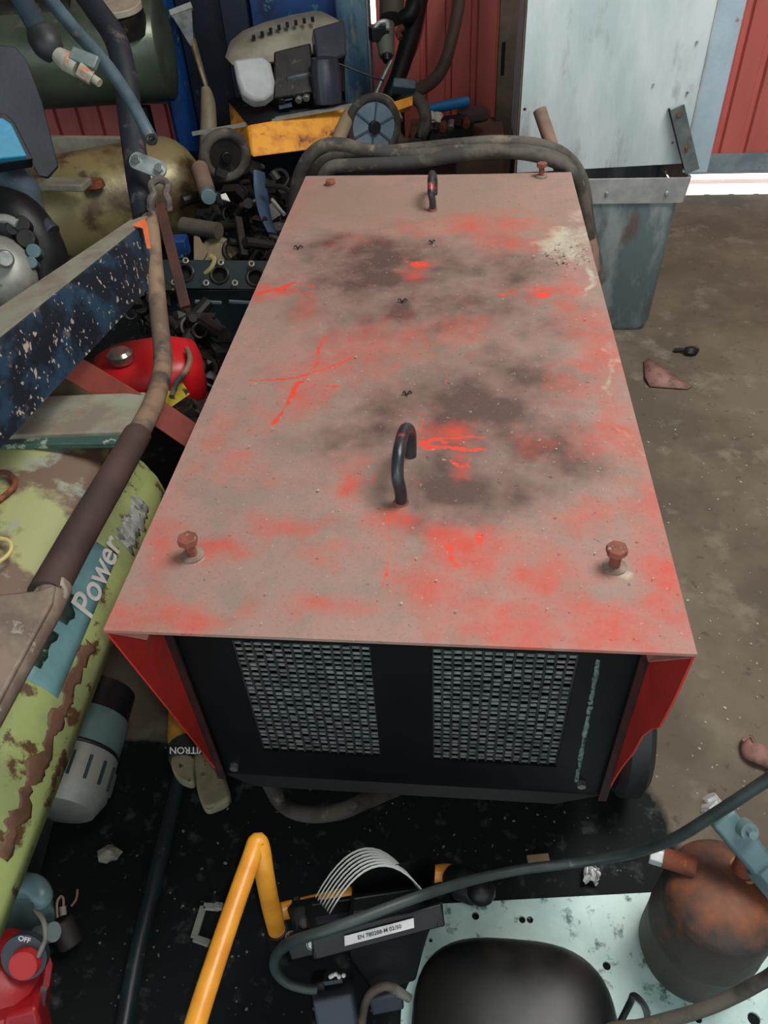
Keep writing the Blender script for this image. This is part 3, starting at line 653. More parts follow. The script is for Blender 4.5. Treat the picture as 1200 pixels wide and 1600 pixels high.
dv_ = (tp-CAM).dot(_F)-.018; va = P(1124, 1272, d=dv_); vb = P(1190, 1352, d=dv_); dv = (vb-va).normalized(); q_ = (P(1165, 1372, d=.84)-P(1150, 1330, d=.79))
vbody = G().bar(va, vb, .032, .026, up=-_F).obj('valve_body', tealpaint, can, bevel=.004)
e0 = P(1108, 1244, d=dv_+.004)
G().cyl(va, e0, .0085, n=18).obj('threaded_end', wmet, vbody)
G().hexa(va-dv*.004, va-dv*.02, .0125).obj('union_nut', wmet, vbody, bevel=.001)
kk = P(1162, 1292, d=dv_-.010); G().cyl(kk, kk-_F*.016-dv*.0, .0115, .0105, 20).obj('side_boss', tealpaint, vbody)
G().hexa(kk-_F*.012, kk-_F*.024, .0055).obj('square_stem', tealpaint, vbody)
G().hexa(vb-dv*.004, vb+dv*.05, .021).obj('end_union', tealpaint, vbody, bevel=.002)
mv = va.lerp(vb, .72); tp = P(1160, 1366, z=cb.z+Hc-.004); G().cyl(mv, tp, .012, .014, 18).obj('valve_stem', rustm, can)
G().torus(mv.lerp(tp, .8), tp-mv, .0155, .0025, 24, 8).obj('seal_ring', mat('ochre_seal', (150, 112, 70)), can)
# long black hose across the front
hp = PD((1260, 1180, .72), (1200, 1218, .74), (1120, 1270, .78), (1050, 1312, .83), (980, 1335, .9), (900, 1348, .94), (820, 1358, .94), (750, 1372, .92), (690, 1389, .88), (640, 1406, .85), (560, 1436, .83), (500, 1457, .83), (455, 1472, .86), (432, 1492, .9), (430, 1515, .93), (448, 1535, .94), (475, 1544, .94), (496, 1546, .94))
h0_ = hp[0]; hp = [Vector((h0_.x+1.0, h0_.y+.35, .008)), Vector((h0_.x+.55, h0_.y+.22, .008)), Vector((h0_.x+.30, h0_.y+.12, .06)), Vector((h0_.x+.13, h0_.y+.05, h0_.z*.62))]+hp
tag(G().tube(hp, .0062, 10).obj('long_black_hose', mat('grey_green_hose', (58, 68, 66), (44, 54, 52), (92, 104, 98), sc=18, sc3=40, t3=.66, rough=.5)), 'thin dark hose crossing the foreground from canister to black filter housing', 'hose')
hp = PD((1260, 1500, .75), (1200, 1528, .77), (1150, 1555, .79), (1090, 1580, .8), (1010, 1602, .82), (930, 1625, .84))
h0_ = hp[0]; h1_ = hp[-1]; hp = [Vector((h0_.x+.8, h0_.y+.1, .009)), Vector((h0_.x+.4, h0_.y+.08, .009)), Vector((h0_.x+.2, h0_.y+.05, h0_.z*.4))]+hp+[Vector((h1_.x-.06, h1_.y-.07, h1_.z*.55)), Vector((h1_.x-.16, h1_.y-.16, .012)), Vector((h1_.x-.4, h1_.y-.2, .009))]
tag(G().tube(hp, .0072, 10).obj('corner_hose', rubber), 'brown-grey hose in front of the rusty canister at bottom right', 'hose')
# black domed cover
dc = P(800, 1602, z=.05)
dom = thing('domed_cover', 'large black dull domed cover lying on the white plate', 'cover', (dc.x, dc.y, .0065))
g = G(); rows = []
for k in range(12):
    ph = k/11*math.pi/2; rr = math.cos(ph)**.7 if k < 11 else 0.002; hh = .014+.05*math.sin(ph)
    rows.append([(dc.x+.005+.134*rr*math.copysign(abs(math.cos(t))**.66, math.cos(t)), dc.y-.002+.112*rr*math.copysign(abs(math.sin(t))**.72, math.sin(t)), .0065+hh) for t in [j*2*math.pi/48 for j in range(48)]])
rows.insert(0, [(x_, y_, .0066) for x_, y_, z_ in rows[0]])
g.strip(rows, True); g.b.faces.new([v for v in g.b.verts][:48]); g.b.faces.new([v for v in g.b.verts][-48:])
g.obj('dome', mat('smoky_black', (30, 31, 28), (17, 20, 22), (46, 44, 36), sc=9, lo=.45, hi=.56, sc3=11, t3=.52, w3=.14, rough=.42, bump=.05), dom, smooth=60)
G().tube(PD((968, 1600, .95), (985, 1566, .94), (990, 1556, .93), (1003, 1566, .94), (1010, 1580, .96), (1012, 1594, .98)), .0042, 8).obj('retaining_clip', blackp, dom)
# hose beside the dome
g = G(); g.tube(PD((566, 1640, .95), (566, 1590, .95), (576, 1556, .94), (600, 1541, .93), (618, 1545, .93)), .0055, 10)
hz = g.obj('short_brown_hose', mat('brown_hose', (84, 72, 64), (64, 56, 50), None, sc=20), None); tag(hz, 'short brown hose curving into the black dome edge', 'hose')
hz2 = G().cyl(P(613, 1543, d=.93), P(640, 1560, d=.94), .0065, .005, 14).obj('crimp_fitting', mat('grey_crimp', (128, 126, 116), (90, 90, 84), None, sc=60, metal=.4), hz)
# yellow tube frame
yt = thing('yellow_tube_frame', 'bent yellow steel tube frame rising in front of the red machine', 'tube frame', tuple(P(440, 1460, z=0)))
G().tube(PD((282, 1680, .70), (318, 1560, .74), (362, 1428, .80), (393, 1340, .84), (402, 1316, .85), (408, 1330, .85), (414, 1370, .86), (424, 1420, .90), (432, 1452, .93)), .0108, 16).obj('bent_leg', yellow, yt)
G().tube(PD((440, 1424, .98), (520, 1405, 1.0), (600, 1388, 1.01), (660, 1370, 1.01), (694, 1363, 1.01), (712, 1366, 1.0)), .0108, 16).obj('cross_tube', yellow, yt)
e = P(432, 1452, d=.93); e2 = P(439, 1476, d=.95)
G().cyl(e, e2, .0135, n=20).obj('tube_end_cap', blackp, yt)
a = P(700, 1366, d=1.0); b = P(745, 1393, d=.97)
G().tube([a, a.lerp(b, .5), b], [.0125, .022, .018], 16).obj('rubber_grip', blackp, yt)
G().ball(P(752, 1392, d=.955), .0185).obj('black_knob', blackp, yt)
# black filter housing with thin curved fins
fh = thing('filter_housing', 'black plastic filter housing with thin arched metal fins and white sticker', 'filter housing', tuple(P(600, 1500, z=0)))
D0 = .90
tA, tB, tC, tD = P(482, 1412, d=.93), P(660, 1386, d=.96), P(686, 1412, d=.88), P(494, 1462, d=.86)
def slab(p, t): g = G(); return g.poly(p, t)
nrm = (tB-tA).cross(tD-tA).normalized(); nrm = -nrm if nrm.dot(_F) > 0 else nrm
dn = -nrm
# rim as four bars
cs = [tA, tB, tC, tD]
g = G()
for i in range(4):
    a, b = cs[i], cs[(i+1) % 4]; ex = (b-a).normalized()*.004
    g.bar(a-ex+dn*.012, b+ex+dn*.012, .009, .026, up=nrm)
g.obj('housing_rim', blackp, fh, bevel=.002)
G().poly([c_+dn*.018 for c_ in cs], .003).obj('filter_bed', greydark, fh)
# side facing the camera with the tapered body below
q0, q1 = tD+dn*.012, tC+dn*.012
lowL, lowR = P(598, 1560, d=.99), P(636, 1556, d=.99)
body = [q0.lerp(q1, .24), q0.lerp(q1, .95)]
g = G()
def secn(a, b, dep): return [a, b, b+Vector((0, dep, 0)), a+Vector((0, dep, 0))]
m0, m1 = P(548, 1500, d=.93), P(664, 1478, d=.93); n0, n1 = P(582, 1552, d=.97), P(650, 1534, d=.97)
rows = [secn(body[0], body[1], .07), secn(m0, m1, .07), secn(n0, n1, .06)]
g.strip(rows, True); g.b.faces.new([v for v in g.b.verts][-4:]); g.obj('housing_body', blackp, fh, bevel=.004)
g = G(); k0, k1 = P(578, 1560, d=.985), P(628, 1550, d=.985); g.bar(k0, k1, .03, .026, up=(0, .6, 1)); g.obj('outlet_foot', greydark, fh, bevel=.003)
ex = (tC-tD); ey = (tA-tD)
for k in range(7):
    t = k/6
    a = P(493+3.6*k, 1402+4.2*k, d=.93-t*.035); b = P(650+3*k, 1384+3*k, d=.96-t*.04)
    up = nrm*.030+(_U*.028)
    pts = []
    for j in range(15):
        s_ = j/14; pts.append(a.lerp(b, s_)+up*(1-(2*s_-1)**2)*(.92-.10*t))
    wv = nrm*.0018
    G().strip([[q-wv for q in pts], [q+wv*.6 for q in pts]]).obj('fin', greyb, fh, solid=.0009)
c0, c1 = tD.lerp(tC, .22), tD.lerp(tC, .78); n2 = (tC-tD).cross(nrm).normalized(); n2 = -n2 if n2.dot(_F) > 0 else n2
off = n2*.0062
G().poly([c0+off+dn*.005, c1+off+dn*.005, c1+off+dn*.016, c0+off+dn*.016], .0008).obj('white_sticker', white, fh)
text('EN 780288-M 02/50', .0062, frame((c0+c1)/2+off*1.15+dn*.0105, c1-c0, n2), mat('sticker_ink', (60, 60, 60), bump=0), 'sticker_print', fh)
# hinge bracket and screws at its left
g = G(); g.bar(P(458, 1432, d=.95), P(500, 1424, d=.94), .02, .03, up=nrm); g.bar(P(455, 1478, d=.90), P(520, 1462, d=.88), .018, .026, up=nrm)
g.bar(P(462, 1405, d=.97), P(468, 1470, d=.93), .010, .02, up=nrm); g.obj('hinge_bracket', blackp, fh, bevel=.002)
for px, py, dd_ in ((478, 1439, .925), (489, 1473, .875), (456, 1462, .91)):
    c = P(px, py, d=dd_); o = G().cyl(c, c-_F*.004, .0052, n=16).obj('screw_head', screw, fh); G().torus(c-_F*.003, _F, .0068, .001, 18, 6).obj('washer', steel, o)
# connector block
cn = thing('connector_block', 'dark square connector block at the end of the thin hose', 'connector', tuple(P(530, 1580, z=0)))
a, b = P(495, 1572, d=.95), P(556, 1562, d=.95)
G().bar(a, b, .05, .045, up=_U).obj('block_body', greydark, cn, bevel=.004)
G().bar(P(489, 1545, d=.955), P(512, 1541, d=.955), .03, .03, up=_U).obj('cable_socket', blackp, cn, bevel=.003)
G().bar(P(500, 1532, d=.95), P(536, 1526, d=.95), .018, .006, up=_U).obj('latch', greydark, cn, bevel=.001)
g = G()
for k in range(5): g.ball(P(516+5*k+random.uniform(-2, 2), 1526-2*(k % 3), d=.93), .0028)
g.obj('foam_crumbs', foam, cn)
# small items on the oily floor
g = G(); br = PZ((343, 1418, .004), (318, 1416, .004), (303, 1466, .004), (327, 1474, .004))
for a, b in zip(br, br[1:]): g.bar(a, b, .010, .006)
g.box(br[0]+Vector((0, 0, .005)), (.012, .01, .008)); tag(g.obj('c_bracket', alu, bevel=.001), 'small grey C-shaped metal bracket on the black floor left of the yellow tube', 'bracket')
c = P(172, 1334, z=.012); tag(G().ball(c, .016, (1.1, .8, .75), .5, 2).obj('clear_nugget', mat('translucent_grey', (150, 146, 130), (110, 108, 96), None, sc=30, rough=.3), smooth=15), 'small pale angular nugget on the black floor by the lime hood', 'nugget')
g = G(); c = P(924, 1366, z=.012)
for k in range(3): g.tube([c+Vector((.013*math.cos(t*1.9+k*2)*(1-.2*k), .014*math.sin(t*2.3+k), .006*math.sin(t*3+k))) for t in range(7)], .0028, 6, 4, True, flat=.4)
tag(g.obj('crumpled_foil', wmet), 'crumpled silver foil between white plate and hose', 'foil')
a = P(824, 1344, z=.006); b = P(858, 1341, z=.006); tag(G().bar(a, b, .014, .006).obj('wood_chip', wood, bevel=.001), 'small brown wood chip behind the thin hose', 'wood chip')
tag(G().tube(PZ((286, 1190, .012), (262, 1290, .012), (236, 1400, .012), (212, 1500, .012), (188, 1640, .012)), .0125, 12).obj('floor_pipe', mat('oily_pipe', (34, 48, 50), (24, 34, 36), (70, 84, 82), sc=10, sc3=30, t3=.66, rough=.4)), 'dark oily pipe lying on the floor left of the yellow tube', 'pipe')
# work glove
gl = thing('work_glove', 'yellow and beige work glove lying under the left red side flap', 'glove', tuple(P(300, 1195, z=0)))
def gz(px, py, z): return P(px, py, z=z)
G().tube([gz(284, 1105, .035), gz(285, 1140, .035), gz(288, 1163, .034)], [.026, .03, .03], 16, 5, flat=.8).obj('cuff', glovey, gl)
bnd = G().tube([gz(288, 1161, .034), gz(290, 1182, .033)], [.0315, .032], 16, 2, flat=.82).obj('cuff_band', greenb, gl)
def soft(pts, z, t, sub=5):
    k = len(pts); out = []
    for i in range(k):
        p0, p1, p2, p3 = [Vector(pts[(i+j) % k]) for j in (-1, 0, 1, 2)]
        for j in range(sub):
            u = j/sub; q = .5*((2*p1)+(p2-p0)*u+(2*p0-5*p1+4*p2-p3)*u*u+(p3-3*p2+3*p1-p0)*u**3); out.append(P(q.x, q.y, z=z))
    return out
G().poly(soft([(270, 1180), (268, 1200), (280, 1217), (300, 1222), (302, 1200), (300, 1180)], .042, 0), -.022 if False else .022).obj('thumb', gloveb, gl, bevel=.007)
G().poly(soft([(301, 1178), (304, 1212), (309, 1240), (319, 1262), (336, 1260), (356, 1248), (357, 1230), (346, 1200), (336, 1176)], .036, 0), .024).obj('palm', gloveb, gl, bevel=.008)
c = gz(292, 1172, .060); text('VITRON', .016, frame(c, -(_R*1+Vector((0, 0, 0))), Vector((0, -.75, .66))), white, 'cuff_print', gl)
# ------------------------------------------------------------------ left: lime machine
ex0 = P(276, 716, z=.30); ex1 = P(0, 1418, z=.30)
def hx(y): t = (y-ex0.y)/(ex1.y-ex0.y); return ex0.x+(ex1.x-ex0.x)*t
Y0, Y1 = -.42, .60
hood = thing('lime_machine_hood', 'lime green stained machine hood with teal lettering strip beside the red cabinet', 'machine hood', (hx(.1)-.25, .1, 0))
prof = [(-.62, .0), (-.5, .004), (-.3, .006), (-.17, .004), (-.125, -.004), (-.085, -.020), (-.05, -.046), (-.022, -.080), (-.006, -.112), (0, -.14), (0, -.165)]
rows = []
for i in range(25):
    y = Y0+(Y1-Y0)*i/24; kf = 1; e_ = max(0, (y-(Y1-.07))/.07); ins = .05*(1-math.sqrt(max(0, 1-e_*e_)))
    rows.append([(hx(y)+a-ins*(1 if a > -.15 else 0), y, .44+b-ins*.6) for a, b in prof])
g = G(); g.strip([[r[i] for i in range(7)] for r in rows]); g.obj('top_sheet', olive, hood, solid=.003)
g = G(); g.strip([[r[i] for i in range(6, len(prof))] for r in rows]); g.obj('side_sheet', lime, hood, solid=.003, smooth=50)
G().poly([r for r in rows[-1]]+[(rows[-1][-1][0]-.6, rows[-1][0][1], .28)], .003).obj('end_sheet', lime, hood)
# strips following the curved side : interpolate on the profile by arc position s (0 top .. 1 bottom)
def side(y, s):
    pr = prof[3:]; L_ = [0]
    for (a, b), (c, d) in zip(pr, pr[1:]): L_.append(L_[-1]+math.hypot(c-a, d-b))
    s *= L_[-1]
    for i in range(len(pr)-1):
        if s <= L_[i+1] or i == len(pr)-2:
            t = (s-L_[i])/(L_[i+1]-L_[i]); a = pr[i][0]+(pr[i+1][0]-pr[i][0])*t; b = pr[i][1]+(pr[i+1][1]-pr[i][1])*t
            nx_, nz_ = -(pr[i+1][1]-pr[i][1]), (pr[i+1][0]-pr[i][0]); l = math.hypot(nx_, nz_)
            return Vector((hx(y)+a, y, .44+b)), Vector((nx_/l, 0, nz_/l))
def patch(y0, y1, s0, s1, off, m, name, ny=14, ragged=0, parent=None):
    rws = []
    for i in range(ny+1):
        y = y0+(y1-y0)*i/ny; r = []
        q1 = i*14/ny*.9; j0 = ragged*(mnoise.noise((q1, y0*9, 0))+.4*mnoise.noise((q1*3.7, 1, 2))); j1 = ragged*(mnoise.noise((q1, y0*9, 5))+.4*mnoise.noise((q1*3.7, 4, 2)))
        for k in range(5):
            p_, n_ = side(y, s0+j0+(s1+j1-s0-j0)*k/4); r.append(p_+n_*off)
        rws.append(r)
    return G().strip(rws).obj(name, m, parent or hood, solid=.0006, smooth=60)
def sof(px, py):      # nearest (y, s) on the side surface for a pixel
    best = None
    for i in range(60):
        y = Y0+(Y1-Y0)*i/59
        for k in range(41):
            p_, _n = side(y, k/40); v = p_-CAM; d = v.dot(_F); u = 600+FPX*v.dot(_R)/d; w = 800-FPX*v.dot(_U)/d
            e_ = (u-px)**2+(w-py)**2
            if best is None or e_ < best[0]: best = (e_, y, k/40)
    return best[1], best[2]
ya, sa = sof(60, 1075); yb, sb = sof(175, 862); yc, sc2 = sof(218, 775)
lab = patch(ya, yb, sa-.09, sa+.12, .0022, blueprint, 'teal_strip')
patch(yb+.03, yc, sb-.02, sb+.13, .0024, greyfoil, 'crumpled_sticker', 30, ragged=.06)
ym, sm_ = sof(153, 895); p_, n_ = side(ym, (sa+sb)/2+.01)
p2, _ = side(ym+.02, (sa+sb)/2+.01)
text('Power', .058, frame(p_+n_*.004, p2-p_, n_), white, 'hood_lettering', hood, ext=.0004)
yd, sd = sof(92, 955); patch(yd-.02, yd+.03, sd-.06, sd+.05, .0026, darkprint, 'dark_print', 6, .05)
yd, sd = sof(62, 1015); patch(yd-.03, yd+.03, sd-.06, sd+.05, .0026, darkprint, 'dark_print', 6, .05)
# rust streak along the lower side
rustband = mat('rust_streak', (116, 86, 66), (92, 66, 50), None, sc=20)
y1_, s1_ = sof(125, 1060); y2_, s2_ = sof(20, 1270); patch(y2_-.05, y1_+.05, s2_-.02, s2_+.06, .0022, rustband, 'rust_streak', 70, .07)
# cross channel at the far end of the hood
cc = [P(15, 690, z=.465), P(232, 672, z=.465), P(228, 612, z=.465), P(40, 628, z=.465)]
cc[0].x -= .2; cc[3].x -= .2
tag(G().poly(cc, .02).obj('cross_channel', dustm, bevel=.003), 'dusty grey-green flat channel across the far end of the lime hood', 'channel')
a = P(18, 697, z=.452)-Vector((.2, 0, 0)); b = P(190, 690, z=.452)
tag(G().bar(a, b, .022, .010).obj('teal_edge_strip', mat('chipped_teal', (48, 78, 72), (60, 90, 80), (150, 158, 140), sc=30, sc3=50, t3=.58), bevel=.001), 'chipped dark teal strip along the near edge of the cross channel', 'strip')
# objects on the hood top
tag(G().tube(PZ((-30, 745, .455), (-5, 739, .455), (12, 739, .456), (24, 752, .455), (18, 765, .452), (0, 780, .452), (-30, 800, .452)), .0045, 8).obj('rusty_hook', rustm), 'bent rusty wire hook on the hood top at the left edge', 'hook')
c = P(-12, 862, z=.454); tag(G().torus(c, (0, 0, 1), .026, .003, 36, 8).obj('yellow_ring', mat('pale_yellow_cord', (206, 190, 120), (190, 172, 104))), 'pale yellow ring lying on the hood top at the left edge', 'ring')
# bent tube frame in front
tf = thing('bent_tube_handle', 'bent rusty steel tube with brown sleeve crossing above the lime hood', 'tube', tuple(P(90, 900, z=0)))
G().tube(PD((233, 330, 1.56), (240, 400, 1.53), (247, 480, 1.48), (254, 550, 1.42), (252, 590, 1.37), (240, 630, 1.29), (221, 668, 1.2), (205, 697, 1.13)), .0170, 16).obj('bare_tube', rusttube, tf)
G().tube(PD((214, 680, 1.165), (180, 740, 1.06), (130, 825, .95), (95, 888, .88), (72, 930, .84)), .0205, 18).obj('brown_sleeve', browntube, tf)
dem = mat('dusty_brown_end', (126, 112, 98), (100, 86, 76), (150, 146, 130), sc=10, lo=.45, hi=.56, sc3=20, t3=.57)
G().poly(PD((-80, 946, .80), (62, 932, .83), (90, 922, .84), (84, 950, .82), (-5, 1118, .73), (-80, 1240, .68)), .012).obj('dusty_plate', dem, tf, bevel=.003)
G().tube(PD((88, 915, .855), (70, 950, .83), (30, 1022, .785), (-30, 1130, .73)), [.018, .019, .018, .018], 14).obj('plate_rib', dem, tf)
# scratched beam
A1, A2 = P(222, 350, d=1.50), P(-60, 575, d=1.02)
B1, B2 = P(240, 440, d=1.52), P(-40, 740, d=1.04)
bm_ = thing('scratched_beam', 'black and blue scratched steel beam with orange paint mark at its end', 'beam', tuple((A1+A2)/2))
bk = -(A2-A1).cross(B1-A1).normalized(); bk = bk if bk.dot(_F) > 0 else -bk
G().poly([A1, B1, B2, A2], .004).obj('web', beamm, bm_)
topb = _U*.0+Vector((0, 0, 1))
T1, T2 = P(204, 347, d=1.56), P(-75, 535, d=1.10); T0 = P(236, 333, d=1.56)
G().poly([A1, A2, T2, T1, T0], .004).obj('top_flange', dustm, bm_)
mk = bk*-.001
m1, m2, m3, m4 = P(208, 345, d=1.492), P(228, 340, d=1.485), P(233, 352, d=1.485), P(222, 356, d=1.48)
G().poly([P(206, 352, d=1.47), P(226, 341, d=1.47), P(231, 352, d=1.47), P(236, 388, d=1.47), P(230, 389, d=1.47), P(223, 357, d=1.47)], .001).obj('orange_mark', orangep, bm_)
# upright black tube, lever tube, clamp, shackle, cable lug
tag(G().tube(PD((228, 345, 1.56), (215, 270, 1.6), (204, 190, 1.64), (196, 120, 1.66), (180, 60, 1.68), (150, 15, 1.7), (110, -40, 1.72)), .0255, 16).obj('upright_tube', mat('dark_upright', (24, 34, 42), (16, 24, 32), (92, 82, 78), sc=12, sc3=16, t3=.57, w3=.1)), 'dark upright curved tube rising from the scratched beam end', 'tube')
tag(G().tube(PD((50, -40, 1.30), (75, -5, 1.33), (120, 50, 1.38), (165, 100, 1.43), (200, 150, 1.47), (225, 195, 1.5), (238, 219, 1.51)), .0125, 14).obj('lever_tube', bluegrey), 'blue-grey slanting lever tube crossing the upright tube', 'tube')
clp = thing('clamp_plate', 'shiny two-bolt clamp plate fixed on the dark upright tube', 'clamp', tuple(P(232, 258, d=1.5)))
a, b = P(214, 252, d=1.53), P(250, 266, d=1.53)
ox = (b-a).normalized(); oz = -_F; M = frame((a+b)/2, ox, oz); L_ = (b-a).length/2
outl = [(L_+.014*math.cos(t), .017*math.sin(t)) for t in np.linspace(-math.pi/2, math.pi/2, 9)]+[(-L_+.014*math.cos(t), .017*math.sin(t)) for t in np.linspace(math.pi/2, 3*math.pi/2, 9)]
G().plate(outl, [], M, .005).obj('plate', mat('bright_zinc', (178, 190, 186), (150, 160, 156), None, sc=30, metal=.5, rough=.35), clp)
for q in (a, b): G().hexa(q-_F*.004, q-_F*.013, .0095).obj('bolt_head', steel, clp, bevel=.001)
G().torus(P(237, 218, d=1.495), _F, .009, .003, 18, 8).obj('tube_end_ring', grease, None); o = bpy.data.objects['tube_end_ring']; tag(o, 'worn open ring at the lower end of the lever tube', 'ring')
tag(G().tube(PD((236, 328, 1.53), (236, 312, 1.52), (240, 303, 1.52), (237, 288, 1.52), (249, 280, 1.52), (262, 288, 1.52), (259, 303, 1.52), (263, 313, 1.52), (264, 328, 1.53)), .0082, 8, flat=.9).obj('rusty_shackle', mat('rusty_shackle_iron', (96, 84, 78), (70, 60, 58), (120, 100, 84), sc=50, sc3=60, t3=.6)), 'rusty horseshoe shackle hanging below the clamp plate', 'shackle')
cl = thing('battery_cable', 'black cable with rubber boot and corroded terminal at top left', 'cable', tuple(P(60, 60, d=1.3)))
G().tube(PD((10, -50, 1.22), (30, -10, 1.25), (48, 25, 1.28), (62, 48, 1.3)), .0175, 12).obj('cable_core', mat('slate_cable', (44, 62, 70), (36, 50, 58), None, sc=14), cl)
G().tube(PD((58, 42, 1.3), (66, 56, 1.3), (76, 72, 1.3), (88, 84, 1.31)), [.018, .026, .026, .019], 16).obj('rubber_boot', rubberd, cl)
corr = mat('corroded_terminal', (160, 152, 134), (134, 140, 132), (168, 112, 70), sc=40, sc3=40, t3=.58, rough=.8, bump=.5)
o = G().tube(PD((88, 84, 1.30), (105, 96, 1.3), (122, 108, 1.3)), [.012, .017, .014], 12).obj('terminal_lug', corr, cl)
G().bar(P(112, 84, d=1.29), P(152, 100, d=1.29), .022, .012, up=-_F).obj('terminal_clamp', mat('zinc_dull', (124, 138, 134), (104, 118, 116), None, sc=30, metal=.3), cl, bevel=.002)
G().hexa(P(122, 108, d=1.29), P(144, 122, d=1.3), .013).obj('terminal_nut', corr, cl, bevel=.001)
G().cyl(P(142, 120, d=1.3), P(156, 130, d=1.3), .007, n=12).obj('terminal_stud', corr, cl)
# ------------------------------------------------------------------ red fuel tank and red bars
ft = thing('fuel_tank', 'bright red small fuel tank with chrome cap behind the lime hood', 'fuel tank', tuple(P(240, 590, z=0)))
c = P(232, 580, d=1.62); rt = .3
g = G(); rows = []
for zz, k in ((-.07, .86), (-.055, .98), (0, 1.0), (.028, .95), (.045, .7), (.05, .3)):
    rows.append([(c.x+k*.115*math.copysign(abs(math.cos(t))**.6, math.cos(t))*math.cos(rt)-k*.085*math.copysign(abs(math.sin(t))**.6, math.sin(t))*math.sin(rt),
                  c.y+k*.115*math.copysign(abs(math.cos(t))**.6, math.cos(t))*math.sin(rt)+k*.085*math.copysign(abs(math.sin(t))**.6, math.sin(t))*math.cos(rt), c.z+zz) for t in [j*2*math.pi/32 for j in range(32)]])
g.strip(rows, True); g.b.faces.new([v for v in g.b.verts][:32]); g.b.faces.new([v for v in g.b.verts][-32:])
g.obj('tank_shell', redplastic, ft, smooth=50)
cp = P(188, 556, d=1.55); o = G().lathe(cp-Vector((0, 0, .012)), (0, 0, 1), [(0, .024), (.004, .026), (.018, .026), (.024, .02), (.026, .008)], 24).obj('chrome_cap', mat('chrome', (190, 188, 180), (150, 146, 136), None, sc=20, metal=.8, rough=.25), ft)
st_ = P(272, 625, d=1.52); G().bar(P(258, 628, d=1.53), P(290, 606, d=1.56), .003, .03, up=_U).obj('yellow_warning_sticker', mat('warning_yellow', (190, 172, 40), (170, 152, 36), (40, 36, 20), sc=90, sc3=50, t3=.55), ft)
tag(G().tube(PD((292, 545, 1.58), (297, 560, 1.55), (290, 580, 1.53), (276, 598, 1.5), (268, 620, 1.47)), .0055, 8).obj('breather_pipe', rusttube), 'thin grey pipe curving over the right end of the red fuel tank', 'pipe')
tag(G().bar(P(100, 566, d=1.36), P(222, 640, d=1.33), .005, .046, up=_U).obj('red_oxide_bar', redoxide, bevel=.001), 'flat red oxide bar in front of the fuel tank under the beam', 'bar')
tag(G().bar(P(240, 640, d=1.36), P(312, 690, d=1.38), .005, .046, up=_U).obj('red_oxide_bar', redoxide, bevel=.001), 'short flat red oxide bar between bent tube and red cabinet', 'bar')
tag(G().tube(PZ((30, 610, .38), (90, 612, .40), (140, 628, .40), (185, 650, .38)), [.05, .045, .04, .03], 14).obj('brown_casting', mat('brown_casting', (92, 82, 60), (72, 64, 50), None, sc=12)), 'dull brown cast housing under the red oxide bar', 'casting')
# ------------------------------------------------------------------ motor under the hood and floor junk, lower left
mo = thing('electric_motor', 'teal-grey ribbed electric motor under the lime hood edge', 'motor', tuple(P(110, 1200, z=0)))
ma, mb = P(158, 1075, d=1.34), P(92, 1262, d=1.20); ax = (mb-ma).normalized()
# keep it above the floor
Lm = (mb-ma).length; R0 = .062
G().lathe(ma, ax, [(0, R0*.7), (.006, R0*.98), (Lm*.26, R0), (Lm*.28, R0*1.02)], 32).obj('black_end_bell', blackp, mo)
b0 = G().lathe(ma+ax*Lm*.28, ax, [(0, R0*1.03), (.01, R0*1.06), (Lm*.3, R0*1.06)], 32).obj('motor_body', tealpaint, mo)
G().torus(ma+ax*Lm*.58, ax, R0*1.02, .004, 36, 8).obj('seam_band', blackp, mo)
sh = G().lathe(ma+ax*Lm*.6, ax, [(0, R0*1.07), (Lm*.3, R0*1.1), (Lm*.42, R0*.9), (Lm*.45, R0*.3)], 36).obj('fan_cowl', alu, mo)
for k in range(16):
    t = k/16*2*math.pi; q = ax.to_track_quat('Z', 'Y'); n_ = q @ Vector((math.cos(t), math.sin(t), 0))
    G().bar(ma+ax*Lm*.68+n_*R0*1.085, ma+ax*Lm*.86+n_*R0*1.1, .0045, .006, up=n_).obj('cowl_slot', mat('slot_dark', (44, 62, 62)), sh)
rm = thing('red_engine', 'small engine with red shroud and round switch at bottom left', 'engine', tuple(P(30, 1500, z=0)))
c = P(20, 1520, d=1.06)
redsh = mat('dirty_red_shroud', (172, 26, 32), (140, 22, 28), (120, 70, 66), sc=9, sc3=16, t3=.62, w3=.12, rough=.45)
G().lathe(P(6, 1512, d=.975), (-.42, -.10, -1), [(-.004, .02), (0, .038), (.006, .046), (.03, .052), (.032, .060), (.10, .066), (.15, .066), (.17, .05)], 14).obj('red_shroud', redsh, rm)
G().cyl(P(10, 1405, d=1.10), P(12, 1455, d=1.06), .058, .062, 28).obj('grey_cylinder_cover', tealpaint, rm, bevel=.004)
G().cyl(P(60, 1462, d=1.07), P(84, 1456, d=1.06), .013, n=20).obj('grey_outlet', mat('ribbed_grey', (130, 150, 146), (110, 130, 128), None), rm)
kd = P(36, 1498, d=.962)
o = G().cyl(kd+_F*.012, kd+_F*.002, .029, n=32).obj('switch_plate', greydark, rm)
G().cyl(kd+_F*.008+_R*.003-_U*.005, kd-_F*.008+_R*.003-_U*.005, .020, .018, 28).obj('red_switch', mat('red_switch', (186, 38, 36), (166, 32, 30)), rm, bevel=.001)
text('OFF', .009, frame(P(38, 1468, d=.955), _R-_U*.25, -_F), white, 'switch_print', rm)
G().tube(PD((55, 1420, 1.0), (68, 1440, .98), (71, 1465, .97), (66, 1480, .96), (60, 1494, .96)), .0032, 8).obj('ignition_lead', mat('grey_lead', (120, 116, 108), (100, 100, 94)), rm)
G().tube(PZ((20, 1392, .16), (50, 1385, .17), (66, 1402, .17), (62, 1415, .16)), [.012, .016, .014, .008], 10).obj('carburettor', tealpaint, rm)
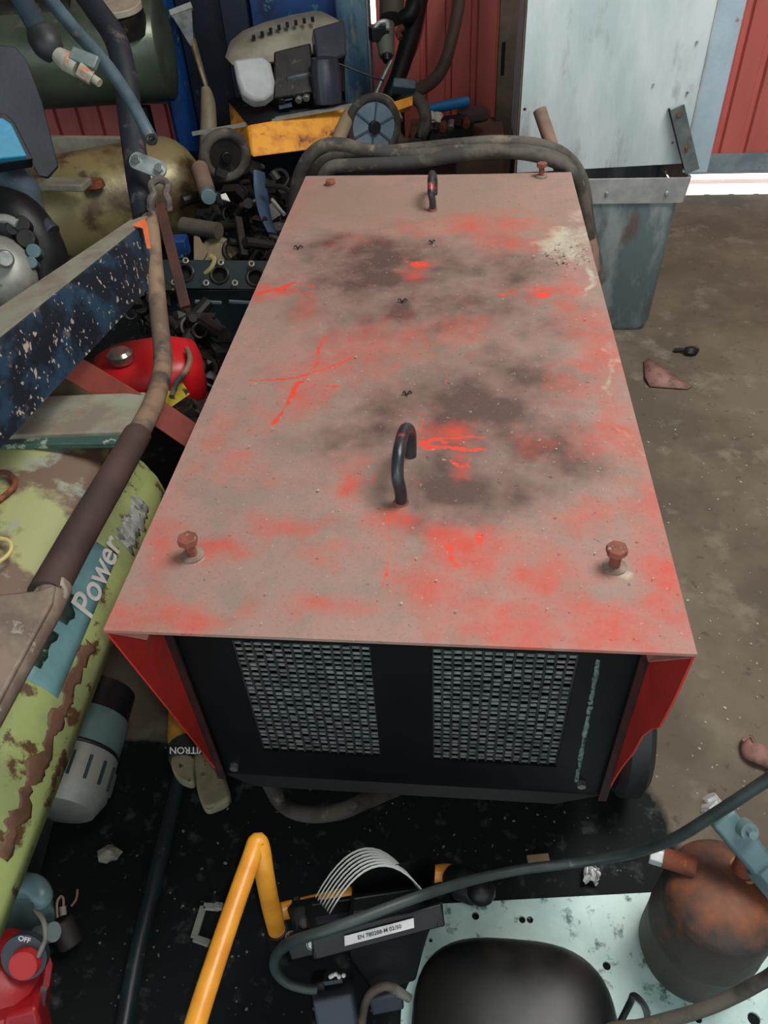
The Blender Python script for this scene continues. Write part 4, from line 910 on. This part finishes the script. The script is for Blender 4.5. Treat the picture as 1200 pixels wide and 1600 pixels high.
G().poly(PD((20, 1540, 1.0), (66, 1530, 1.0), (84, 1600, 1.02), (40, 1680, 1.02), (0, 1640, 1.0)), .05).obj('lower_shroud', redsh, rm, bevel=.006)
G().poly(PD((66, 1540, .985), (74, 1545, .985), (70, 1572, .99), (60, 1562, .99)), .003).obj('silver_label', steel, rm)
G().box(tuple(P(-30, 1560, z=.03)), (.10, .10, .06)).obj('engine_base', black, rm, bevel=.01)
lc = thing('lamp_socket', 'dark socket with a looped pink wire on the oily floor', 'socket', tuple(P(100, 1450, z=0)))
G().cyl(P(94, 1438, z=.045), P(112, 1478, z=.02), .017, n=18).obj('socket_body', mat('brown_black_plastic', (48, 44, 40), (38, 36, 34)), lc, bevel=.003)
G().tube(PZ((90, 1434, .05), (89, 1412, .055), (94, 1401, .058), (99, 1404, .058), (99, 1416, .055)), .0018, 6).obj('wire_loop', mat('pinkish_wire', (160, 128, 110)), lc)
G().cyl(P(98, 1416, z=.055), P(99, 1430, z=.05), .0048, n=12).obj('wire_sleeve', mat('grey_lead2', (140, 136, 124)), lc)
G().tube(PZ((121, 1390, .01), (119, 1405, .012), (111, 1416, .012)), .0018, 6).obj('loose_wire', mat('pinkish_wire', (160, 128, 110)), lc)
ub = thing('under_frame', 'dark grimy metal box under the lime hood', 'machine base', tuple(P(60, 1340, z=0)))
c = P(40, 1350, z=.0); G().box((c.x-.12, c.y+.02, .11), (.3, .16, .2), .15).obj('base_box', mat('grimy_teal', (52, 62, 58), (40, 48, 46), (70, 58, 48), sc=9, sc3=20, t3=.6), ub, bevel=.006)
G().box((c.x-.02, c.y+.15, .05), (.12, .18, .1), .15).obj('foot_block', grease, ub, bevel=.006)
# ------------------------------------------------------------------ upper left: tanks, seat, black machine
def cylth(name, label, cat, a, b, r, m, dome=.4, n=40):
    t = thing(name, label, cat, tuple((a+b)/2)); ax = (b-a).normalized(); L_ = (b-a).length
    pr = [(-r*dome*math.cos(k/6*math.pi/2), max(.002, r*math.sin(k/6*math.pi/2))) for k in range(6)]+[(0, r)]+[(L_, r)]+[(L_+r*dome*math.sin(k/6*math.pi/2), max(.002, r*math.cos(k/6*math.pi/2))) for k in range(1, 7)]
    G().lathe(a, ax, pr, n).obj('tank_shell', m, t, smooth=50); return t, ax
ta = P(-120, 100, d=2.60); tb = P(256, 70, d=2.60); tb.z = ta.z = (ta.z+tb.z)/2
t1, ax = cylth('upper_air_tank', 'olive green horizontal air tank high on the left', 'tank', ta, tb, .165, tank, .12)
c = P(190, 22, d=2.42); o = G().cyl(c+Vector((.0, 0.02, -.05)), c+Vector((0, 0, .012)), .07, n=32).obj('filler_neck', grease, t1)
G().cyl(c+Vector((0, 0, .01)), c+Vector((0, -.004, .03)), .07, n=32).obj('round_lid', mat('speckled_lid', (176, 164, 144), (160, 150, 132), (120, 110, 96), sc=30, sc3=60, t3=.64), t1, bevel=.003)
G().cyl(P(-10, 30, d=2.5), P(120, 20, d=2.5), .07, n=24).obj('dark_motor', grease, t1)
tc_, td = P(60, 345, d=2.32), P(262, 290, d=2.42); tc_.z = td.z = (tc_.z+td.z)/2
t2, ax = cylth('lower_air_tank', 'greasy brass-coloured horizontal air tank with domed right end', 'tank', tc_, td, .155, brass, .75)
G().box(tuple(P(103, 288, d=2.13)), (.13, .06, .02), -.1).obj('foot_plate', dustm, t2, bevel=.004)
q = P(150, 292, d=2.2); G().cyl(q, q+Vector((0, 0, .02)), .028, .024, 20).obj('drain_plug', rustm, t2, bevel=.003)
G().box(tuple(P(150, 255, d=2.5)), (.5, .03, .16), -.1).obj('tank_saddle', dustm, t2)
for zz, tt in ((1.0, ta),): pass
# stand under the tanks
std = thing('tank_stand', 'dark steel stand carrying the two air tanks', 'stand', ((ta.x+tb.x)/2, ta.y, 0))
for xx in (tc_.x+.05, td.x-.02):
    G().box((xx, (tc_.y+td.y)/2+.02, (tc_.z-.16)/2), (.05, .16, tc_.z-.16)).obj('leg', black, std)
for xx in (ta.x+.15, tb.x-.1):
    G().box((xx, ta.y+.05, (ta.z-.165)/2), (.04, .04, ta.z-.17)).obj('leg', black, std)
tag(G().poly(PD((-30, 70, 1.93), (24, 76, 1.95), (42, 95, 1.96), (66, 160, 1.98), (92, 262, 2.0), (76, 280, 2.0), (62, 278, 1.99), (20, 200, 1.96), (-30, 190, 1.94)), .012).obj('grey_flap', greydark, bevel=.003), 'dark slate plastic flap hanging in front of the olive tank', 'flap')
bx = thing('black_pump', 'black machine with sky blue lid at the left frame edge', 'pump', tuple(P(10, 300, z=0)))
G().poly(PD((-60, 200, 1.55), (4, 197, 1.6), (18, 206, 1.6), (42, 256, 1.6), (-60, 266, 1.55)), .03).obj('blue_lid', bluelid, bx, bevel=.003)
G().poly(PD((-60, 190, 1.57), (10, 192, 1.62), (24, 206, 1.62), (52, 262, 1.62), (-60, 280, 1.57)), .035).obj('lid_frame', blackp, bx, bevel=.003)
G().tube(PD((-30, 275, 1.66), (20, 290, 1.66), (40, 320, 1.64), (62, 352, 1.62), (76, 362, 1.62)), [.05, .05, .035, .022, .02], 14).obj('black_arm', bluegrey, bx)
G().cyl(P(62, 350, d=1.6), P(82, 366, d=1.6), .022, n=20).obj('arm_end', greydark, bx, bevel=.003)
G().tube(PD((-40, 330, 1.62), (20, 342, 1.6), (60, 390, 1.62), (70, 440, 1.64)), [.05, .06, .055, .05], 14).obj('casing', blackp, bx)
for k, (px, py, r) in enumerate(((40, 372, .018), (52, 392, .014), (34, 350, .016), (48, 410, .012), (20, 356, .014))):
    G().cyl(P(px, py, d=1.5), P(px+6, py+6, d=1.56), r, n=16).obj('fitting', tealpaint if k % 2 else grease, bx, bevel=.002)
G().tube(PD((-20, 342, 1.5), (10, 342, 1.5), (28, 350, 1.5)), .009, 10).obj('grey_pipe', alu, bx)
ro = thing('round_alloy_cover', 'pale rounded alloy engine cover above the beam at left edge', 'engine cover', tuple(P(0, 430, d=1.45)))
G().lathe(P(-8, 425, d=1.5), -_F+_R*.25, [(-.04, .072), (0, .074), (.02, .066), (.034, .045), (.038, .01)], 32).obj('cover_shell', alu, ro)
G().cyl(P(7, 405, d=1.47), P(8, 404, d=1.44), .018, .015, 20).obj('cover_plug', steel, ro, bevel=.002)
G().tube(PD((-30, 485, 1.42), (0, 500, 1.38), (8, 530, 1.34), (0, 550, 1.3), (-30, 560, 1.3)), .02, 12).obj('lower_flange', corr, ro)
# ------------------------------------------------------------------ blue machine behind
bl_ = thing('blue_machine', 'tall blue steel machine frame behind the lawnmower', 'machine', (-.8, 2.55, 0))
xa, xb = P(240, 80, y=2.6).x, P(272, 80, y=2.6).x
G().box(((xa+xb)/2, 2.68, .85), (xb-xa, .14, 1.7)).obj('left_column', bluem, bl_, bevel=.02)
xc = P(358, 80, y=2.68).x
G().box(((xb+xc)/2, 2.74, .8), (xc-xb, .1, 1.6)).obj('recessed_panel', bluedark, bl_, bevel=.01)
xd = P(395, 60, y=2.65).x; xe2 = P(533, 60, y=2.65).x
G().box(((xc+xd)/2, 2.70, .8), (xd-xc-.004, .12, 1.6)).obj('door_frame', bluedark, bl_, bevel=.005)
G().box(((xd+xe2)/2, 2.72, .8), (xe2-xd-.004, .12, 1.6)).obj('door', bluem, bl_, bevel=.005)
xg, xf = P(530, 100, y=2.57).x, P(578, 100, y=2.57).x
G().box(((xg+xf)/2, 2.63, .8), (xf-xg, .12, 1.6)).obj('worn_column', blueworn, bl_, bevel=.006)
G().box((xf+.001, 2.57, .8), (.006, .01, 1.6)).obj('edge_strip', alu, bl_)
# spade
sp = thing('fishtail_spade', 'steel fishtail spade with wooden handle leaning on the blue machine', 'spade', tuple(P(325, 240, d=2.5)))
sa_ = PD((267, 22, 2.3), (299, 10, 2.3), (302, 60, 2.36), (305, 68, 2.37), (297, 72, 2.37))
G().poly(sa_, .008).obj('blade', steel, sp, bevel=.002)
G().bar(P(266, 22, d=2.3), P(300, 9, d=2.3), .012, .018, up=_U).obj('blade_edge', alu, sp)
G().tube(PD((300, 60, 2.36), (310, 95, 2.4), (322, 134, 2.44)), [.011, .010, .008], 12).obj('shaft', mat('polished_bronze', (150, 132, 100), (110, 92, 68), None, sc=10, metal=.7, rough=.3), sp)
G().tube(PD((321, 138, 2.42), (325, 160, 2.42), (326, 200, 2.42), (324, 245, 2.42), (320, 300, 2.42)), [.014, .023, .026, .027, .027], 14).obj('handle', mat('dusty_handle', (116, 106, 84), (96, 88, 70), None, sc=14), sp)
# ------------------------------------------------------------------ lawnmower
lm = thing('lawnmower', 'old petrol lawnmower with yellow deck and beige engine shroud', 'lawnmower', tuple(P(470, 220, d=2.4)))
w1, w2 = P(352, 243, d=2.28), P(583, 198, d=2.40)
mx = (w2-w1).normalized(); mz = Vector((-.10, -.12, 1)); mz = (mz-mx*mz.dot(mx)).normalized(); my = mz.cross(mx)
dk = [P(388, 196, d=2.33), P(546, 168, d=2.42), P(530, 215, d=2.40), P(510, 232, d=2.38), P(393, 247, d=2.30)]
bk_ = my*.24
g = G(); g.strip([dk, [q+bk_ for q in dk]], True); g.b.faces.new([v for v in g.b.verts][:5]); g.b.faces.new([v for v in g.b.verts][5:])
g.obj('deck', deckm, lm, bevel=.008)
G().strip([[dk[0]+mz*.004, dk[1]+mz*.004], [dk[0]+bk_+mz*.004, dk[1]+bk_+mz*.004]]).obj('deck_top', black, lm, solid=.006)  # black sheet added to darken the yellow deck's top below the engine
G().poly(PD((368, 112, 2.56), (538, 70, 2.58), (540, 170, 2.54), (385, 194, 2.50)), .08).obj('engine_dark_backing', black, lm, bevel=.004)  # added black block painting the dark gap behind the engine parts
G().bar(P(300, 209, d=2.33), P(560, 163, d=2.38), .014, .008, up=mz).obj('deck_edge_rod', alu, lm)
for c_, R1, hubm, sp_ in ((w1, .078, grease, 0), (w2, .095, mat('spoked_grey_hub', (116, 134, 146), (100, 118, 130), None, sc=12), 1)):
    axw = (-my*.9-Vector((0, .0, -.15))).normalized() if sp_ else (-my+mx*.0).normalized()
    w = G().torus(c_, axw, R1*(.86 if sp_ else .80), R1*(.14 if sp_ else .20), 40, 12).obj('wheel', rubber, lm)
    h = G().cyl(c_-axw*.004, c_+axw*.006, R1*(.78 if sp_ else .66), n=32).obj('wheel_disc', hubm, w)
    if sp_:
        q = axw.to_track_quat('Z', 'Y')
        for k in range(6):
            t = k/6*2*math.pi+.3; r_ = q @ Vector((math.cos(t), math.sin(t), 0)); G().bar(c_+axw*.008+r_*.02, c_+axw*.008+r_*R1*.76, .005, .006, up=axw).obj('spoke', mat('dark_spoke', (66, 82, 96)), w)
    G().cyl(c_, c_+axw*.02, R1*.2, n=18).obj('wheel_hub', blackp, w, bevel=.002)
# engine: beige shroud
sh_ = [P(362, 100, d=2.42), P(368, 80, d=2.42), (P(390, 62, d=2.42)), P(430, 46, d=2.43), P(480, 33, d=2.45), P(515, 26, d=2.46), P(535, 36, d=2.46), P(536, 60, d=2.46), P(500, 82, d=2.45), P(440, 96, d=2.43), P(372, 108, d=2.42)]
g = G(); ce = sum(sh_, Vector())/len(sh_)
rows = [[ce+(q-ce)*k+my*o_ for q in sh_] for k, o_ in ((.3, -.035), (.75, -.03), (.93, -.018), (1.0, 0), (1.0, .08), (.9, .12))]
g.strip(rows, True); g.b.faces.new([v for v in g.b.verts][:11]); g.b.faces.new([v for v in g.b.verts][-11:])
sd_ = g.obj('engine_shroud', engm, lm, smooth=50)
for k in range(8):
    t = k/7; c_ = P(398+92*t, 60-28*t-4*math.sin(t*3), d=2.40); G().box(tuple(c_+my*.01), (.010, .02, .012), .2).obj('cooling_slot', void, sd_)
G().poly(PD((366, 108, 2.36), (412, 101, 2.37), (424, 112, 2.37), (430, 138, 2.37), (428, 158, 2.37), (415, 168, 2.36), (396, 171, 2.36), (380, 160, 2.36), (372, 138, 2.36)), .05).obj('air_filter_cover', pale, lm, bevel=.012)
G().bar(P(374, 145, d=2.35), P(424, 134, d=2.355), .004, .003, up=-_F).obj('cover_rib', alu, lm)
G().bar(P(384, 160, d=2.35), P(428, 150, d=2.355), .004, .003, up=-_F).obj('cover_rib', alu, lm)
G().poly(PD((430, 104, 2.42), (486, 90, 2.43), (492, 165, 2.43), (430, 175, 2.42)), .08).obj('engine_block', grease, lm, bevel=.006)
G().bar(P(448, 132, d=2.37), P(486, 124, d=2.38), .05, .055, up=mz).obj('crankcase', mat('slate_metal', (84, 94, 98), (66, 76, 80), None, sc=14, metal=.4), lm, bevel=.005)
for k in range(6): G().bar(P(436, 112+11*k, d=2.37), P(456, 108+11*k, d=2.37), .03, .004, up=mz).obj('cooling_fin', bluegrey, lm)
for k, (px, py) in enumerate(((466, 158), (478, 155), (440, 160), (500, 100), (470, 104), (452, 100))): G().cyl(P(px, py, d=2.36), P(px+2, py-10, d=2.37), .011, n=12).obj('fitting', steel if k < 2 else grease, lm, bevel=.002)
G().poly(PD((486, 60, 2.36), (534, 46, 2.38), (538, 100, 2.38), (494, 118, 2.36)), .05).obj('black_side_box', mat('glossy_dark_slate', (52, 56, 66), (42, 46, 54), None, sc=9, rough=.25), lm, bevel=.006)
G().lathe(P(512, 160, d=2.38), (0, .1, 1), [(0, .045), (.08, .048), (.12, .04), (.125, .01)], 28).obj('oil_filter', mat('glossy_dark_slate', (52, 56, 66)), lm)
G().tube(PD((500, 90, 2.34), (530, 100, 2.34), (570, 116, 2.36), (600, 126, 2.38)), .003, 6).obj('throttle_cable', blackp, lm)
G().poly(PD((608, 168, 2.46), (640, 158, 2.48), (640, 172, 2.48), (612, 182, 2.46)), .03).obj('rear_deck', yellow, lm)
G().tube(PD((524, 232, 2.3), (534, 205, 2.34), (546, 178, 2.38)), [.018, .022, .02], 12).obj('deck_strut', mat('beige_strut', (138, 124, 100)), lm)
G().tube(PD((560, 185, 2.44), (580, 156, 2.46), (606, 160, 2.46), (622, 190, 2.46)), .018, 12).obj('wheel_guard', engm, lm)
# rack carrying the mower
rz = min(w1.z-.10, w2.z-.12)
rk = thing('steel_workbench', 'dark low steel bench carrying the lawnmower', 'bench', ((w1.x+w2.x)/2+.05, 2.15, 0))
lo = Vector(((w1.x+w2.x)/2, 2.15, rz-.02)); G().box(lo, (.95, .34, .03)).obj('bench_top', black, rk, bevel=.003)
for sx in (-.44, .44):
    for sy in (-.14, .14): G().box((lo.x+sx, lo.y+sy, (rz-.03)/2), (.04, .04, rz-.04)).obj('leg', black, rk)
G().box((lo.x, lo.y+.14, (rz-.03)/2), (.86, .02, rz-.08)).obj('back_panel', bluedark, rk)
# ------------------------------------------------------------------ drill-like machine, hose, red wire, far middle
dm = thing('grinder_stand', 'dark grinder stand with grey motor behind the mower wheel', 'grinder', tuple(P(610, 140, z=0)))
G().tube(PD((600, 175, 2.55), (622, 120, 2.55), (640, 60, 2.56), (655, -10, 2.58)), [.03, .028, .032, .035], 12).obj('stand_column', black, dm)
G().tube(PD((586, 150, 2.5), (600, 118, 2.5), (612, 95, 2.5)), .009, 10).obj('steel_rod', steel, dm)
G().cyl(P(600, 40, d=2.5), P(604, 88, d=2.5), .036, .024, 24).obj('grey_motor', mat('dull_sage', (98, 104, 92), (84, 88, 78)), dm, bevel=.003)
G().cyl(P(604, 84, d=2.5), P(605, 96, d=2.5), .02, .014, 20).obj('chuck', blackp, dm)
G().tube(PD((584, 48, 2.46), (592, 36, 2.46), (604, 34, 2.46), (606, 46, 2.46)), .007, 10).obj('bright_guard', wmet, dm)
G().box(tuple(P(592, 52, d=2.48)), (.06, .04, .04), .4).obj('bracket', blackp, dm, bevel=.003)
G().cyl(P(612, -20, d=2.6), P(612, 30, d=2.6), .042, n=20).obj('upper_body', mat('dull_olive', (70, 68, 56)), dm)
G().tube(PD((630, 30, 2.52), (642, 20, 2.5), (646, 5, 2.5)), .026, 12).obj('clamp_head', black, dm)
G().tube(PD((626, 60, 2.5), (622, 50, 2.5), (630, 42, 2.5)), .010, 8).obj('rusty_jaw', rustm, dm)
G().box((P(612, 160, d=2.6).x, P(612, 160, d=2.6).y, P(612, 170, d=2.6).z/2), (.08, .08, P(612, 170, d=2.6).z)).obj('stand_base', black, dm)
tag(G().tube(PD((722, -60, 2.62), (718, 0, 2.6), (706, 60, 2.58), (692, 105, 2.56), (672, 130, 2.54), (645, 142, 2.5), (625, 138, 2.5)), .021, 14).obj('brown_hose', mat('brown_old_hose', (70, 60, 50), (56, 48, 42), None, sc=12)), 'thick brown hose curving down in front of the red wall', 'hose')
tag(G().tube(PD((665, -40, 2.68), (664, 10, 2.68), (658, 55, 2.68), (645, 90, 2.68), (628, 110, 2.67), (618, 118, 2.66)), .0035, 8).obj('red_wire', mat('dark_red_wire', (120, 32, 28))), 'thin dark red wire hanging in front of the red wall', 'wire')
tag(G().bar(P(614, 134, d=2.46), P(650, 138, d=2.46), .05, .03, up=_U).obj('blue_vice', bluegrey, bevel=.004), 'small blue-grey vice block at the end of the brown hose', 'vice')
G_ = P(640, 190, d=2.52); tag(G().torus(G_, (-.6, -.7, .3), .07, .02, 36, 10).obj('spare_wheel', rubber), 'dark small tyre standing upright behind the spoked mower wheel', 'tyre')
crz = P(720, 215, y=2.35).z
tag(G().box((P(712, 215, y=2.38).x, 2.43, crz/2), (.33, .3, crz)).obj('brown_crate', card, bevel=.004), 'brown crate behind the coiled cable by the post', 'crate')
g = G(); j = P(700, 200, y=2.38)
jk = thing('scrap_engine_part', 'dark greasy engine part lying on the brown crate', 'engine part', (j.x, j.y, crz))
G().bar(P(665, 205, d=2.54), P(735, 196, d=2.56), .09, .05).obj('casting', grease, jk, bevel=.006)
G().bar(P(662, 190, d=2.54), P(728, 184, d=2.56), .05, .012).obj('top_rail', grease, jk, bevel=.002)
for k in range(6): G().cyl(P(668+12*k, 207-2*k, d=2.50), P(670+12*k, 196-2*k, d=2.51), .012, n=12).obj('stud', (steel, grease, rustm)[k % 3], jk, bevel=.002)
G().tube(PD((655, 218, 2.5), (660, 205, 2.5), (672, 200, 2.5)), .017, 10).obj('pipe_elbow', blackp, jk)
tag(G().cyl(P(663, 172, d=2.56), P(732, 158, d=2.58), .0165, n=20).obj('blue_roll', bluepl, bevel=.002), 'bright blue plastic roll in front of the red wall', 'roll')
tag(G().ball(P(674, 184, d=2.53), .028, (1.3, .8, .7), .6, 3).obj('white_foam_scrap', foam), 'crumpled white foam scrap under the blue roll', 'foam')
tag(G().lathe(P(740, 176, d=2.6), (0, 0, 1), [(-.02, .05), (-.01, .058), (.006, .056), (.012, .04), (.014, .01)], 28).obj('round_disc', mat('slate_cap', (74, 70, 72), (60, 58, 60))), 'flat dark grey cap on the pile beside the blue roll', 'cap')
# ------------------------------------------------------------------ engine parts between frame and machine
hd = thing('cylinder_head', 'dark green cylinder head with round ports between beam and red machine', 'cylinder head', tuple(P(350, 430, z=0)))
h0, h1 = P(268, 432, d=2.0), P(430, 434, d=2.0)
X_ = (h1-h0).normalized(); Zf = Vector((0, -.72, .69)); M = frame(h0, X_, Zf)
LL = (h1-h0).length; ports = []
for px, py in ((291, 429), (345, 432), (401, 436)):
    v = P(px, py, d=2.0)-h0; ports.append((v.dot(X_), v.dot(M.col[1].to_3d())))
G().plate([(-.02, -.035), (LL+.02, -.035), (LL+.02, .04), (-.02, .04)], [circ(a, b, .0185, 20) for a, b in ports], M, .014).obj('port_face', greendark, hd, bevel=.001)
for a, b in ports:
    o = G().torus(M @ Vector((a, b, .014)), M.col[2].to_3d(), .022, .005, 28, 8).obj('port_ring', grease, hd)
    G().cyl(M @ Vector((a, b, -.02)), M @ Vector((a, b, .002)), .0185, n=20).obj('port_bore', void, o)
for px, py in ((290, 407), (345, 410), (393, 412), (272, 441), (322, 442), (367, 442)):
    c_ = P(px, py, d=1.97); o = G().torus(c_, -_F, .0062, .0022, 18, 6).obj('boss_ring', rivet, hd)
G().box((M @ Vector((LL/2, -.02, -.04)))-Vector((0, -.02, .06)), (LL+.06, .12, .16)).obj('head_body', greendark, hd, bevel=.004)
for x0_, x1_ in ((305, 346), (358, 392)): G().bar(P(x0_, 471, d=1.93), P(x1_, 473, d=1.93), .006, .006).obj('bright_rail', mat('pale_blue_rail', (120, 140, 150), metal=.5, bump=0), hd)
hb = M @ Vector((LL/2, -.02, -.04))
tag(G().box((hb.x, hb.y+.03, (hb.z-.14)/2), (LL+.1, .2, hb.z-.142)).obj('engine_block', black, bevel=.01), 'black engine block standing under the green cylinder head', 'engine block')
tag(G().cyl(P(286, 352, d=2.12), P(342, 361, d=2.08), .022, n=24).obj('short_grey_pipe', mat('brown_grey_pipe', (84, 78, 66), (70, 64, 54))), 'short dull grey pipe lying above the cylinder head', 'pipe')
pl_ = thing('bronze_pulley', 'dusty bronze pulley wheel standing behind the cylinder head', 'pulley', tuple(P(342, 405, d=2.12)))
G().torus(P(342, 405, d=2.12), (.15, -.8, .55), .048, .012, 36, 10).obj('pulley_rim', mat('dusty_bronze', (124, 110, 78), (100, 88, 62), None, sc=20), pl_)
G().cyl(P(342, 405, d=2.13), P(342, 404, d=2.11), .042, n=28).obj('pulley_web', mat('dusty_bronze', (0, 0, 0)), pl_)
tag(G().tube(PD((319, 428, 1.99), (330, 418, 1.98), (335, 405, 1.98), (328, 400, 1.98)), .006, 8, flat=.6).obj('yellow_brass_hook', mat('olive_brass', (150, 138, 88))), 'small brass-coloured hook in front of the bronze pulley', 'hook')
tag(G().poly(PD((303, 372, 2.05), (312, 374, 2.05), (325, 398, 2.04), (310, 426, 2.02), (303, 420, 2.02)), .012).obj('cardboard_wedge', mat('tan_board', (112, 98, 72), (96, 84, 62)), bevel=.002), 'tan wedge-shaped board left of the bronze pulley', 'board')
tag(G().box(tuple(P(281, 385, d=2.1)), (.045, .05, .05), .1).obj('blue_box', bluem, bevel=.003), 'small dark blue box left of the tan wedge', 'box')
tag(G().tube(PD((405, 268, 2.15), (408, 300, 2.15), (414, 335, 2.12), (426, 365, 2.1)), [.02, .024, .022, .016], 10, 6, flat=.25).obj('blue_strap', mat('blue_strap', (34, 62, 86), (26, 50, 72))), 'dark blue curved strap hanging left of the coiled cable', 'strap')
tag(G().cyl(P(324, 300, d=2.2), P(326, 308, d=2.14), .021, n=24).obj('round_bearing', tealpaint, bevel=.002), 'small blue-grey bearing below the left mower wheel', 'bearing')
tag(G().cyl(P(312, 262, d=2.25), P(324, 300, d=2.2), .024, n=20).obj('bearing_arm', card), 'dusty brown arm holding the small bearing', 'arm')
tag(G().poly(PD((345, 306, 2.15), (353, 303, 2.15), (360, 316, 2.14), (347, 312, 2.14)), .004).obj('white_tag', foam), 'small white tag below the left mower wheel', 'tag')
tag(G().tube(PD((425, 312, 2.1), (444, 335, 2.06)), .005, 8).obj('thin_rod', alu), 'thin pale rod beside the left edge of the red lid', 'rod')
tag(G().tube(PD((416, 290, 2.1), (440, 292, 2.08), (458, 304, 2.06)), .007, 8).obj('grey_bent_pipe', grease), 'thin bent grey pipe left of the coiled cable', 'pipe')
tag(G().bar(P(372, 340, d=2.1), P(382, 400, d=2.05), .02, .012, up=_U).obj('grey_lever', grease, bevel=.002), 'grey flat lever rising behind the cylinder head', 'lever')
tag(G().bar(P(250, 320, d=1.7), P(290, 480, d=1.62), .022, .01, up=_F).obj('rusty_bar', mat('dark_rust_bar', (84, 50, 42), (60, 40, 36)), bevel=.001), 'thin dark rusty bar running down behind the shackle', 'bar')
# mound of small greasy scrap in the shade
def pile(name, label, spots, n, m, seed, r0=.012, r1=.035):
    random.seed(seed); g = G()
    for _ in range(n):
        px, py, sx, sy, d, dd_ = random.choice(spots); c_ = P(px+random.uniform(-sx, sx), py+random.uniform(-sy, sy), d=d+random.uniform(-dd_, dd_)); c_.z = max(c_.z, .03)
        r = random.uniform(r0, r1); k = random.random()
        if k < .35: g.cyl(c_, c_+Vector((random.uniform(-1, 1), random.uniform(-1, 1), random.uniform(-.4, .6)))*r*2.4, r*.5, n=10)
        elif k < .65: g.box(c_, (r*2, r*1.2, r*.8), Matrix.Rotation(random.random()*3, 3, Vector((random.random(), random.random(), 1)).normalized()))
        elif k < .85: g.torus(c_, (random.uniform(-1, 1), -1, random.uniform(.2, 1)), r*.8, r*.2, 16, 6)
        else: g.ball(c_, r*.7, (1, 1, .8), .4, 1)
    o = g.obj(name, m, bevel=0); tag(o, label, 'scrap', kind='stuff')
pile('greasy_scrap_pile', 'heap of small greasy scrap parts below the cylinder head', [(300, 530, 30, 35, 1.82, .05), (310, 600, 20, 40, 1.8, .08), (285, 560, 12, 40, 1.85, .04), (300, 655, 20, 20, 1.60, .04)], 150, grease, 3)
pile('dark_scrap_pile', 'heap of dark greasy scrap under the lawnmower', [(400, 300, 60, 40, 2.35, .1), (430, 380, 30, 50, 2.2, .1), (360, 330, 40, 30, 2.3, .1), (400, 400, 40, 20, 2.15, .05)], 150, mat('greasy_black_scrap', (38, 38, 34), (26, 28, 28), (80, 72, 56), sc=20, sc3=40, t3=.64, metal=.3, rough=.5), 5)
pile('wall_side_scrap_pile', 'heap of mixed scrap in front of the lower left wall', [(140, 450, 50, 40, 2.0, .05), (230, 480, 30, 30, 1.95, .05)], 60, grease, 9)
